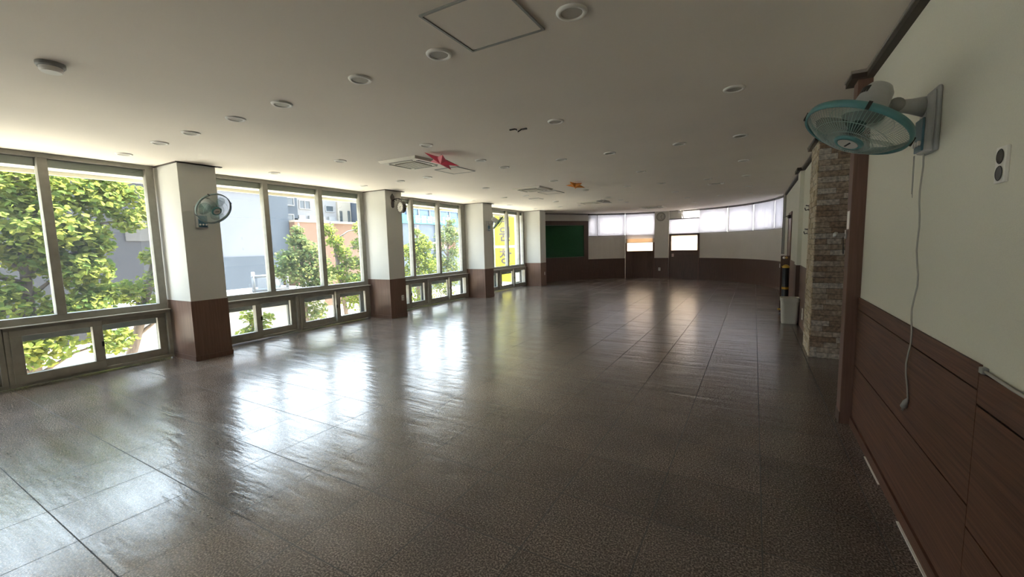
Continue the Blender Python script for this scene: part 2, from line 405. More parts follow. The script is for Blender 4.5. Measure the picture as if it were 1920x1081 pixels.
# doors in the far wall
def far_door(name, a0, a1, zt, w0, w1, label, handle):
    t = thing(name, label, 'door', kind='structure')
    m = MB(); g = 1.1
    arcbox(m, a0, a1, -.02, .06, 0, w0, 4)
    if zt > w1+.01: arcbox(m, a0, a1, -.02, .06, w1, zt, 4)
    arcbox(m, a0, a0-g, -.02, .06, w0, w1, 1); arcbox(m, a1+g, a1, -.02, .06, w0, w1, 1)
    m.build('door_leaf', 'wood_dark', t)
    m = MB(); arcbox(m, a0+.02, a0-.35, -.035, -.015, 0, zt, 1); arcbox(m, a1+.35, a1-.02, -.035, -.015, 0, zt, 1); m.build('door_frame', 'wood_post', t)
    arcbox(MB(), a0-g, a1+g, .02, .026, w0, w1, 3).build('pane', 'frosted_warm', t)
    if handle:
        m = MB(); x, y = ap(handle, -.06); x2, y2 = ap(handle, -.02)
        m.tube([(x2, y2, 1.2), (x, y, 1.2), (x, y, 1.6), (x2, y2, 1.6)], .016); m.build('pull_handle', 'pink_paper', t)
    return t
far_door('door_1', 112.2, 94.75, 1.93, 1.207, 1.9, 'brown far door with long blind hanging over its window', None)
far_door('door_2', 86.25, 68.65, 1.9, 1.21, 1.842, 'brown far door with uncovered cream window and upright pull handle', 85.0)
m = MB(); arcbox(m, 84.7, 83.4, -.024, -.02, .935, 1.07, 1)
tag(m.build('door_notice', 'pink_paper'), 'small pale notice stuck on the right far door below its handle', 'notice')

# right wall
wr = thing('wall_right', 'long pale right wall above horizontal brown panelling', 'wall', kind='structure')
m = MB().box(XR, .95, -8.4, 4.56, 0, HC).box(XR, .95, 7.45, 12.25, 0, HC).box(XR, .95, 13.30, 15.2, 0, HC).box(XR, .95, 12.25, 13.30, 2.25, HC).box(1.28, 1.45, 4.3, 6.9, 2.3, HC).box(1.33, 1.45, 4.3, 6.9, 0, 2.3).box(.95, 1.45, 4.30, 4.56, 0, HC)
m.build('plaster', 'wallpaper', wr)
m = MB()
for y0, y1, zz in ((2.252, 4.43, (0, .522, .53, .997, 1.004, 1.10)), (-8.4, 2.248, (0, .436, .444, .941, .949, 1.073))):
    for k in range(0, 6, 2): m.box(XR-.012, XR-.002, y0, y1, zz[k], zz[k+1])
m.build('wainscot', 'wood_horiz', wr)
B(XR-.004, XR, -8.4, 4.43, 0, 1.07).build('backing', 'wood_backing', wr)
m = MB().box(XR-.012, XR, 7.57, 9.61, 0, 1.09).box(XR-.012, XR, 10.06, 12.25, 0, 1.09).box(XR-.012, XR, 13.3, 15.18, 0, 1.09)
m.build('rear_wainscot', 'wood_vert', wr)
struct(MB().box(XR-.026, XR-.012, -8.35, 4.42, 0, .075).build('baseboard_right', 'wood_horiz'), 'brown baseboard along the right wall', 'baseboard')
tag(B(XR-.036, XR-.026, 3.40, 3.80, 0, .004).build('caulk_strip', 'caulk'), 'short white caulk streak on the floor by the right baseboard, nearer the post', 'caulk', 'caulk streaks by the right baseboard')
tag(B(XR-.038, XR-.026, 2.2, 2.98, 0, .005).build('caulk_strip', 'caulk'), 'longer white caulk streak on the floor by the right baseboard, nearest the viewer', 'caulk', 'caulk streaks by the right baseboard')
# post and doorway
t = thing('door_3', 'brown door set back in the doorway between post and brick pillar', 'door', kind='structure')
B(1.28, 1.33, 4.58, 6.80, 0, 2.3).build('door_leaf', 'wood_post', t)
t = thing('door_frame_post', 'full-height brown wooden doorway post beside the near right wall', 'post', (.7, 4.5, 0))
B(.68, .84, 4.425, 4.585, 0.0, HC).build('post', 'wood_post', t, bevel=.004)
B(.676, .684, 4.42, 4.59, 0.0, .10).build('skirting', 'wood_dark', t)
k = MB().box(.668, .68, 4.53, 4.56, 1.585, 1.66).tube([(.68, 4.545, 1.62), (.62, 4.545, 1.62)], .012).build('lock', 'steel', t, bevel=.002)
MB().lathe([(.0, 0), (.022, .004), (.026, .02), (.015, .034), (0.001, .036)], frame_to(Vector((.622, 4.545, 1.62)), (-1, 0, 0)), 16).build('knob', 'steel', k, smooth=True)
c = MB().tube([(.655, 4.54, 1.60), (.66, 4.545, 1.53), (.665, 4.55, 1.46), (.664, 4.56, 1.452), (.662, 4.565, 1.47), (.66, 4.56, 1.56)], .003, 6)
tag(c.build('lock_cord', 'black_plastic'), 'dark loop of cord hanging from the lock on the wooden post', 'cord')
tag(B(.677, .680, 4.46, 4.55, 1.665, 1.815).build('paper_note', 'white_plastic'), 'white paper note stuck on the wooden post above the lock', 'note')

# brick pillar
t = thing('brick_pillar', 'floor-to-ceiling pillar of rough brown and grey brick slips', 'pillar', (.85, 7.2, 0))
B(.69, 1.45, 6.82, 7.56, 0, HC).build('core', 'brick_side', t)
# individual slip courses, slightly uneven in depth
random.seed(3)
mf = MB(); ms = MB(); z = 0.0; row = 0
while z < HC-.02:
    h = min(.0715, HC-z)
    y = 6.806 - (.09 if row % 2 else 0)
    while y < 7.57:
        ln = random.choice((.15, .19, .22)); y0, y1 = max(y, 6.806), min(y+ln-.004, 7.568)
        if y1-y0 > .02: mf.box(.684-random.uniform(0, .009), .692, y0, y1, z+.002, z+h-.003)
        y += ln
    x = .690 - (.07 if row % 2 else 0)
    while x < 1.27:
        ln = random.choice((.15, .20, .24)); x0, x1 = max(x, .687), min(x+ln-.004, 1.275)
        if x1-x0 > .02: ms.box(x0, x1, 6.812-random.uniform(0, .010), 6.822, z+.002, z+h-.003)
        x += ln
    z += .072; row += 1
def slipmat(name, c1, c2, c3):
    m, tt, bb = nodes(name)
    g = tt.nodes.new('ShaderNodeNewGeometry'); r = tt.nodes.new('ShaderNodeValToRGB'); r.color_ramp.interpolation = 'LINEAR'
    r.color_ramp.elements[0].color = (*c1, 1); r.color_ramp.elements[1].color = (*c3, 1); e = r.color_ramp.elements.new(.5); e.color = (*c2, 1)
    tcn = tt.nodes.new('ShaderNodeTexCoord'); no = tt.nodes.new('ShaderNodeTexNoise'); no.inputs['Scale'].default_value = 30; no.inputs['Detail'].default_value = 5
    tt.links.new(tcn.outputs['Object'], no.inputs['Vector'])
    r2 = tt.nodes.new('ShaderNodeValToRGB'); r2.color_ramp.elements[0].position = .3; r2.color_ramp.elements[1].position = .7
    r2.color_ramp.elements[0].color = (.55, .55, .57, 1); r2.color_ramp.elements[1].color = (1.4, 1.35, 1.3, 1)
    tt.links.new(g.outputs['Random Per Island'], r.inputs[0]); tt.links.new(no.outputs['Fac'], r2.inputs[0])
    mx = tt.nodes.new('ShaderNodeMix'); mx.data_type = 'RGBA'; mx.blend_type = 'MULTIPLY'; mx.inputs[0].default_value = 1
    tt.links.new(r.outputs[0], mx.inputs[6]); tt.links.new(r2.outputs[0], mx.inputs[7]); tt.links.new(mx.outputs[2], bb.inputs['Base Color'])
    bp = tt.nodes.new('ShaderNodeBump'); bp.inputs['Strength'].default_value = .8; bp.inputs['Distance'].default_value = .01
    tt.links.new(no.outputs['Fac'], bp.inputs['Height']); tt.links.new(bp.outputs[0], bb.inputs['Normal']); bb.inputs['Roughness'].default_value = .9
slipmat('slip', (.23, .165, .12), (.38, .32, .25), (.50, .48, .44))
slipmat('slip_sunlit', (.40, .32, .21), (.55, .48, .35), (.58, .52, .42))  # front slips coloured paler, sunlight on that face painted into them
mf.build('front_bricks', 'slip_sunlit', t); ms.build('side_bricks', 'slip', t)

# small pilaster
t = thing('pilaster', 'shallow pale pilaster behind the waste bin on the right wall', 'pilaster', (.74, 9.8, 0))
B(.705, XR, 9.62, 10.05, 1.09, HC).build('shaft', 'wallpaper', t)
B(.698, XR-.001, 9.612, 10.058, 0, 1.09).build('wainscot', 'wood_dark', t)
# door further down
t = thing('door_4', 'narrow brown door in the right wall near the far end', 'door', kind='structure')
B(.765, .80, 12.32, 13.24, 0, 2.20).build('door_leaf', 'wood_vert', t)
m = MB().box(.755, .83, 12.25, 12.32, 0, 2.25).box(.755, .83, 13.24, 13.30, 0, 2.25).box(.755, .83, 12.25, 13.30, 2.20, 2.25); m.build('door_frame', 'wood_post', t)
MB().box(.70, .765, 12.45, 12.72, 2.10, 2.17).tube([(.70, 12.5, 2.14), (.62, 12.8, 2.14), (.76, 13.0, 2.18)], .01).build('door_closer', 'dark_metal', t)
MB().box(.755, .765, 13.1, 13.17, .95, 1.12).tube([(.76, 13.13, 1.05), (.72, 13.13, 1.05), (.72, 13.02, 1.05)], .009).build('door_handle', 'steel', t)
# corner conduit
t = thing('corner_conduit', 'tall grey conduit pair in the far right corner beside the blinds', 'conduit', (.72, 14.7, 0))
MB().tube([(.735, 14.62, 1.15), (.735, 14.62, HC)], .03, 10).build('pipe', 'cable_grey', t)
MB().tube([(.72, 14.80, 1.15), (.72, 14.80, HC)], .02, 10).build('pipe', 'black_plastic', t)

# ceiling cornices (right)
m = MB(); E0 = .05
def corn(x0, x1, y0, y1): m.box(x0, x1, y0, y1, HC-.055, HC)
corn(XR-E0, XR, -8.35, 4.37); corn(.63, .80, 4.37, 4.635); corn(.635, .76, 6.76, 7.61)
corn(XR-E0, XR, 7.61, 9.57); corn(.65, .76, 9.57, 10.10); corn(XR-E0, XR, 10.10, 15.1); corn(1.23, 1.28, 4.56, 6.80)
struct(m.build('trim_1', 'cornice_brown'), 'dark brown cornice along the top of the right wall', 'cornice')
m = MB()
m.box(XR-E0-.008, XR-E0, -8.35, 4.36, HC-.02, HC); m.box(.622, .63, 4.36, 4.64, HC-.02, HC); m.box(.622, XR-E0, 4.352, 4.37, HC-.02, HC)
m.box(.627, .635, 6.76, 7.61, HC-.02, HC); m.box(XR-E0-.008, XR-E0, 7.61, 9.57, HC-.02, HC); m.box(XR-E0-.008, XR-E0, 10.1, 15.1, HC-.02, HC)
struct(m.build('trim_2', 'cornice_edge'), 'pale edge bead under the dark cornice of the right wall', 'cornice')
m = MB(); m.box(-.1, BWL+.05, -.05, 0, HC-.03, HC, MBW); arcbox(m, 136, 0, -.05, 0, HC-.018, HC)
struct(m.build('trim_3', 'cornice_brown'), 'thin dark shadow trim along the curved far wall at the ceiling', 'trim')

# ------------------------------------------------------------ columns between the windows
COLLAB = ['white column farther behind the viewer on the window side', 'white column close behind the viewer on the window side',
          'white column with brown base nearest the viewer, carrying a wall fan',
          'white column with brown base and double-sided clock on a scroll bracket',
          'white column with brown base and upturned wall fan, third from the viewer',
          'white column with brown base beside the green notice board']
for i, y in enumerate(COLY):
    t = thing('column', COLLAB[i], 'column', (-7.46, y+CW/2, 0), 'columns of the window wall')
    B(-7.9, XC, y, y+CW, .896, HC-.012).build('shaft', 'wall_paint', t)
    B(-7.9, XC+.006, y-.006, y+CW+.006, .0, .896).build('wainscot', 'wood_vert', t)
    B(-7.88, XC+.014, y-.014, y+CW+.014, .0, .075).build('baseboard', 'wood_vert', t)
    B(-7.85, XC+.02, y-.02, y+CW+.02, HC-.014, HC).build('cap_trim', 'cornice_brown', t)
    B(XC-.03, XC+.03, y+CW+.02, y+CW+.09, HC-.012, HC).build('trim_end', 'cornice_brown', t) if i in (2, 3, 4) else None

# ------------------------------------------------------------ window wall
def lower_unit(par, ya, yb, front, handle=True):
    m = MB(); X0, X1 = -7.90, -7.735
    m.box(X0, X1, ya, yb, .715, .765); m.box(X0, X1, ya, yb, .02, .062); m.box(X0, X1, ya, ya+.05, .062, .715); m.box(X0, X1, yb-.05, yb, .062, .715)
    fr = m.build('lower_frame', 'upvc', par, bevel=.004)
    m = MB(); m.box(-8.0, -7.955, ya, yb, .545, .74); m.box(-8.0, -7.955, ya, yb, .04, .128); m.box(-8.0, -7.955, ya, ya+.07, .128, .545); m.box(-8.0, -7.955, yb-.10, yb, .128, .545)
    m.build('outer_frame', 'outer_frame', par)
    mid = (ya+yb)/2
    for side in ('L', 'R'):
        y0, y1 = (ya+.045, mid+.045) if side == 'L' else (mid-.045, yb-.045)
        xf = (-7.775, -7.722) if side == front else (-7.845, -7.79)
        m = MB(); m.box(*xf, y0, y1, .055, .165); m.box(*xf, y0, y1, .645, .72); m.box(*xf, y0, y0+.10, .165, .645); m.box(*xf, y1-.10, y1, .165, .645)
        s = m.build('sash', 'upvc', par, bevel=.003)
        xc = (xf[0]+xf[1])/2
        B(xc-.003, xc+.003, y0+.09, y1-.09, .155, .655).build('pane', 'glass_lower', s)
        if side == front:
            yl = y1-.015 if side == 'L' else y0+.0
            B(-7.722, -7.700, yl-.012, yl+.012, .36, .43).build('latch', 'black_plastic', s, bevel=.003)
def window_bay(num, ya, yb, muls, units, jr, label, handle_y=None):
    t = thing('window_%d' % num, label, 'window', (XW, ya, 0), kind='structure')
    m = MB(); X0, X1 = -7.90, -7.785
    m.box(X0, X1, ya, yb, .762, .855); m.box(X0, X1, ya, yb, 2.84, HC)
    m.box(X0, X1, ya, ya+.10, .855, 2.84); m.box(X0, X1, yb-jr-.01, yb-.0, .855, 2.84)
    m.build('window_frame', 'upvc', t, bevel=.004)
    B(-7.93, -7.70, ya, yb, .757, .768).build('sill', 'upvc_white', t)
    edges = [ya+.10] + list(muls) + [yb-jr-.01]
    for y in muls: B(-7.90, -7.775, y-.047, y+.047, .855, 2.84).build('mullion', 'upvc', t, bevel=.004)
    for a, b in zip(edges, edges[1:]):
        a2 = a + (.047 if a in muls else 0); b2 = b - (.047 if b in muls else 0)
        B(-7.853, -7.847, a2-.01, b2+.01, .845, 2.85).build('pane', 'glass', t)
        B(-7.895, -7.86, a2-.01, b2+.01, 2.735, 2.845).build('blind_box', 'blind_box', t)
    for u in units: lower_unit(t, *u)
    if handle_y: MB().box(-7.722, -7.68, handle_y-.03, handle_y+.03, .66, .69).tube([(-7.69, handle_y, .675), (-7.66, handle_y, .64)], .012).build('window_catch', 'white_plastic', t)
    return t
window_bay(5-5+1, -.452, 2.905, (.668, 1.765), ((-.44, 1.232, 'L'), (1.238, 2.905, 'L')), .09, 'window bay nearest the viewer, filled by tree leaves')
window_bay(2, 3.432, 6.79, (4.552, 5.672), ((3.44, 5.012, 'L'), (5.018, 6.775, 'R')), .10, 'second window bay, between the fan column and the clock column', 3.66)
window_bay(3, 7.316, 10.69, (8.362, 9.437), ((7.33, 8.862, 'L'), (8.868, 10.68, 'R')), .20, 'third window bay, looking onto the blue glass building')
window_bay(4, 11.20, 14.58, (12.24, 13.29, 14.15), ((11.21, 12.652, 'L'), (12.658, 14.57, 'R')), .11, 'fourth window bay, showing the yellow sign')
window_bay(13, -4.34, -.955, (-3.2, -2.1), ((-4.33, -2.65, 'L'), (-2.644, -.96, 'L')), .09, 'window bay behind the viewer')
window_bay(14, -8.22, -4.84, (-7.1, -5.98), ((-8.21, -6.53, 'L'), (-6.524, -4.85, 'L')), .09, 'farther unseen window bay added behind the viewer for daylight')  # unseen bay added to brighten the near ceiling and right wall
# outside eave lip over the window wall
t = thing('eave', 'pale metal eave lip running outside along the top of the windows', 'eave', (-8.2, 5, 2.8))
B(-8.30, -8.0, -8.6, 15.2, 2.755, 2.80).build('soffit', 'eave_white', t)
B(-8.34, -8.30, -8.6, 15.2, 2.70, 2.95).build('fascia', 'eave_white', t)
B(-8.30, -8.0, -8.6, 15.2, 2.80, HC+.25).build('infill', 'facade_dark', t)

# ------------------------------------------------------------ roller blinds on the far wall
def blind(a0, a1, z0, z1, label, fabric='roller_fabric', dr=-.045, split=None):
    ac = (a0+a1)/2; x, y = ap(ac, dr)
    t = thing('roller_blind', label, 'roller blind', (x, y, z0), 'roller blinds of the far wall')
    if split: 
        arcbox(MB(), a0, a1, dr-.001, dr+.001, split, z1).build('fabric', fabric, t)
        arcbox(MB(), a0, a1, dr-.001, dr+.001, z0+.012, split).build('lower_fabric', 'roller_fabric_sheer', t)
    else: arcbox(MB(), a0, a1, dr-.001, dr+.001, z0+.012, z1).build('fabric', fabric, t)
    k = max(1, int(abs(a1-a0)/3)); A = [a0+(a1-a0)*i/k for i in range(k+1)]
    MB().tube([(*ap(a, dr), z0+.012) for a in A], .010, 6).build('bottom_bar', 'grey_plastic', t)
    MB().tube([(*ap(a, dr+.012), z1-.005) for a in A], .020, 8).build('head_tube', 'dark_metal', t)
    return t
blind(136, 130.2, 1.90, 2.855, 'narrow bluish blind beside the notice board wall')
blind(129.8, 112.5, 1.90, 2.855, 'wide white blind left of the door with the long blind')
blind(112.3, 94.75, 1.565, 2.855, 'long blind hanging down over the left far door', split=1.75)
blind(86.3, 68.66, 1.90, 2.545, 'dropped blind hanging low over the right far door')
blind(68.6, 51.7, 1.90, 2.855, 'white blind directly right of the dropped blind')
blind(50.6, 33.3, 1.90, 2.855, 'white blind between two bright gaps, second right of the dropped blind')
blind(32.75, 13.2, 1.90, 2.855, 'white blind third right of the dropped blind')
blind(12.75, .8, 1.90, 2.855, 'narrow white blind in the far right corner by the conduit')

# ------------------------------------------------------------ ceiling fittings
def downlight_proto():
    t = thing('downlight', '', 'downlight', (0, 0, HC))
    MB().lathe([(.060, .004), (.060, -.006), (.066, -.014), (.082, -.012), (.088, -.004), (.088, .002)], Matrix.Translation((0, 0, HC)), 32, False, False).build('rim', 'white_plastic', t, smooth=True)
    MB().lathe([(.001, -.008), (.04, -.008), (.060, -.007), (.060, .003)], Matrix.Translation((0, 0, HC)), 32).build('diffuser', 'lens_grey', t)
    return t
ROWS = [(2.36, [-7.10, -6.08, -5.33, -4.43, -3.67, -2.66, -1.885, -.93]),
        (4.25, [-6.96, -5.31, -3.66, -1.865, -.19]),
        (5.46, [-3.645]),
        (6.16, [-7.04, -6.0, -5.31, -3.645, -2.625, -1.86, -.908, -.19]),
        (8.08, [-6.956, -5.28, -3.62, -1.857, -.19]),
        (9.98, [-6.92, -5.94, -5.27, -3.625, -2.605, -1.84, -.90, -.177]),
        (11.95, [-6.9, -5.28, -3.63, -1.854, -.16]),
        (13.0, [-3.58]),
        (13.82, [-6.907, -5.947, -5.207, -3.60, -2.53, -1.81, -.897, -.164]),
        (15.72, [-5.294, -1.82]), (17.62, [-4.285])]
ORD = ['first', 'second', 'third', 'fourth', 'fifth', 'sixth', 'seventh', 'eighth', 'ninth', 'tenth', 'eleventh']
proto = downlight_proto(); first = True
for ri, (y, xs) in enumerate(ROWS):
    for xi, x in enumerate(xs):
        rown = '%s ceiling row from the viewer' % ORD[ri] if ri else 'ceiling row nearest the viewer'
        if len(xs) == 1: lab = 'round unlit downlight alone in the %s' % rown
        else:
            k = len(xs)-1-xi
            pos = 'closest to the windows' if xi == 0 else ('farthest from the windows' if k == 0 else '%s from the windows' % ORD[xi])
            lab = 'round unlit downlight %s in the %s' % (pos, rown)
        if first: proto.location = (x, y, HC); proto['label'] = lab; proto['group'] = 'recessed ceiling downlights'; first = False
        else: copy_thing(proto, (x, y, HC), lab, 'recessed ceiling downlights')
# double spot near the right
t = thing('twin_spotlight', 'twin ceiling spot strip with two bright ends near the right wall', 'spotlight', (-.80, 10.88, HC))
B(-.95, -.65, 10.82, 10.94, HC-.008, HC).build('plate', 'lens_grey', t)
for x in (-.93, -.67): MB().lathe([(.045, 0), (.045, -.02), (.02, -.035), (.001, -.036)], Matrix.Translation((x, 10.88, HC)), 16).build('lamp', 'white_plastic', t)
# smoke detector
t = thing('smoke_detector', 'round smoke detector on the ceiling near the nearest window', 'smoke detector', (-4.163, 1.047, HC))
M0 = Matrix.Translation((-4.163, 1.047, HC))
MB().lathe([(.075, 0), (.075, -.02), (.068, -.028)], M0, 32).build('base', 'grey_plastic', t)
MB().lathe([(.060, -.026), (.060, -.045), (.052, -.058), (.001, -.06)], M0, 32).build('head', 'white_plastic', t, smooth=False)
# access panels
def access(x0, x1, y0, y1, label, partial=False, wdt=.014):
    t = thing('ceiling_access_panel', label, 'access panel', ((x0+x1)/2, (y0+y1)/2, HC), 'ceiling access panels')
    B(x0+wdt+.004, x1-wdt-.004, y0+wdt+.004, y1-wdt-.004, HC-.006, HC+.001).build('panel', 'ceiling_paint', t)
    m = MB(); z0, z1 = HC-.010, HC+.001
    m.box(x0, x1, y0, y0+wdt, z0, z1).box(x0, x1, y1-wdt, y1, z0, z1).box(x0, x0+wdt, y0+wdt, y1-wdt, z0, z1).box(x1-wdt, x1, y0+wdt, y1-wdt, z0, z1)
    m.build('panel_frame', 'grey_plastic', t)
    m = MB(); a = .004; z0, z1 = HC-.003, HC+.001
    m.box(x0+wdt, x1-wdt, y0+wdt, y0+wdt+a, z0, z1).box(x0+wdt, x1-wdt, y1-wdt-a, y1-wdt, z0, z1).box(x0+wdt, x0+wdt+a, y0+wdt, y1-wdt, z0, z1).box(x1-wdt-a, x1-wdt, y0+wdt, y1-wdt, z0, z1)
    m.build('gap', 'black_plastic', t)
access(-1.672, -1.137, 1.925, 2.447, 'square framed access panel overhead, nearest the viewer')
access(-4.70, -4.23, 5.64, 6.16, 'thin-lined access panel beyond the air conditioner with the red star', wdt=.008)
access(-4.71, -4.22, 9.55, 10.1, 'thin-lined access panel beyond the middle ceiling air conditioner', wdt=.008)
access(-5.57, -5.26, 10.72, 11.05, 'small access panel in the ceiling toward the yellow sign', wdt=.008)
# cassette air conditioners
def cassette(cx, cy, s, label):
    t = thing('cassette_air_conditioner', label, 'air conditioner', (cx, cy, HC), 'ceiling cassette air conditioners')
    h = s/2; M = Matrix.Translation((cx, cy, HC))
    def pr(r0, r1, z0, z1): return MB()
    bm = MB(); a = [M @ Vector((x*h, y*h, 0)) for x, y in ((-1, -1), (1, -1), (1, 1), (-1, 1))]
    b_ = [M @ Vector((x*(h-.03), y*(h-.03), -.035)) for x, y in ((-1, -1), (1, -1), (1, 1), (-1, 1))]
    bm.hexa(b_, a); bm.build('fascia', 'ac_ivory', t, bevel=.004)
    g = h*.52
    m = MB().box(-g, g, -g, g, -.045, -.034, M); gr = m.build('intake_grille', 'vent_dark', t)
    m = MB()
    for i in range(9):
        yy = -g + 2*g*(i+.5)/9; m.box(-g, g, yy-.004, yy+.004, -.048, -.044, M)
    m.build('slat', 'ac_ivory', gr)
    for k in range(4):
        R = M @ Matrix.Rotation(k*PI/2, 4, 'Z')
        MB().box(-h*.60, h*.60, h*.68, h*.79, -.038, -.033, R).build('air_outlet', 'outer_frame', t)
        MB().box(-h*.58, h*.58, h*.70, h*.76, -.044, -.040, R).build('louvre', 'ac_ivory', t)
    return t
cassette(-4.56, 4.985, .745, 'ceiling cassette air conditioner with the red star hanging beside it')
cassette(-4.51, 8.89, .72, 'middle ceiling cassette air conditioner, left of the orange star')
cassette(-4.54, 12.97, .70, 'ceiling cassette air conditioner beside the grey star')
cassette(-3.35, 16.5, .86, 'ceiling cassette air conditioner nearest the curved far wall')
# paper stars hanging from the ceiling
def star(c, R, tilt, az, mtl, label):
    t = thing('hanging_star', label, 'star decoration', c, 'star decorations on the ceiling')
    M = Matrix.Translation(c) @ Matrix.Rotation(az, 4, 'Z') @ Matrix.Rotation(tilt, 4, 'X')
    m = MB(); top = m.bm.verts.new(M @ Vector((0, 0, .05))); bot = m.bm.verts.new(M @ Vector((0, 0, -.05))); pv = []
    for k in range(10):
        r = R if k % 2 == 0 else R*.42; a = PI/2 + k*PI/5; pv.append(m.bm.verts.new(M @ Vector((r*math.cos(a), r*math.sin(a), 0))))
    for k in range(10): m.bm.faces.new((top, pv[k], pv[(k+1) % 10])); m.bm.faces.new((bot, pv[(k+1) % 10], pv[k]))
    m.build('star_body', mtl, t)
    MB().tube([c, (c[0], c[1], HC)], .003, 6).build('string', 'grey_plastic', t)
star((-3.85, 4.78, 2.80), .27, math.radians(22), 2.6, 'red_foil', 'red star decoration hanging by the nearest air conditioner')
star((-3.33, 8.58, 2.83), .22, math.radians(15), 2.9, 'orange_foil', 'orange star decoration hanging under the middle of the ceiling')
star((-3.85, 12.2, 2.81), .26, math.radians(18), .8, 'silver_foil', 'grey star decoration hanging toward the far wall')
# broken fitting, camera
t = thing('broken_ceiling_fitting', 'torn-off metal ceiling fitting with dangling clips', 'ceiling fitting', (-2.33, 4.29, HC))
MB().box(-2.43, -2.36, 4.24, 4.26, HC-.012, HC).box(-2.30, -2.24, 4.29, 4.31, HC-.015, HC).build('clip', 'dark_metal', t)
MB().tube([(-2.36, 4.26, HC), (-2.34, 4.28, HC-.03), (-2.30, 4.29, HC-.008)], .008, 6).build('bracket', 'black_plastic', t)
MB().tube([(-2.345, 4.27, HC-.01), (-2.345, 4.27, HC-.045)], .006, 6).build('wire_end', 'white_plastic', t)
x, y = ap(79.6, -.22)
t = thing('security_camera', 'white ceiling camera bracket beside the bright far window', 'camera', (x, y, HC))
MB().lathe([(.06, 0), (.06, -.03), (.03, -.05)], Matrix.Translation((x, y, HC)), 16).tube([(x, y, HC-.04), (x+.05, y-.02, HC-.09)], .03).build('mount', 'white_plastic', t)
MB().tube([(x-.03, y-.02, HC-.09), (x+.17, y-.12, HC-.075)], .038, 12).build('housing', 'white_plastic', t)
m = MB(); x0, y0 = ap(79.3, -.06); x1, y1 = ap(77.9, -.06)
m.hexa([(x0-.04, y0, HC-.02), (x0+.03, y0, HC-.02), (x1+.03, y1, 2.55), (x1-.02, y1, 2.55)], [(x0-.04, y0+.006, HC-.02), (x0+.03, y0+.006, HC-.02), (x1+.03, y1+.006, 2.55), (x1-.02, y1+.006, 2.55)])
tag(m.build('loose_blind_strip', 'white_plastic'), 'loose white strip hanging askew above the dropped blind', 'strip')

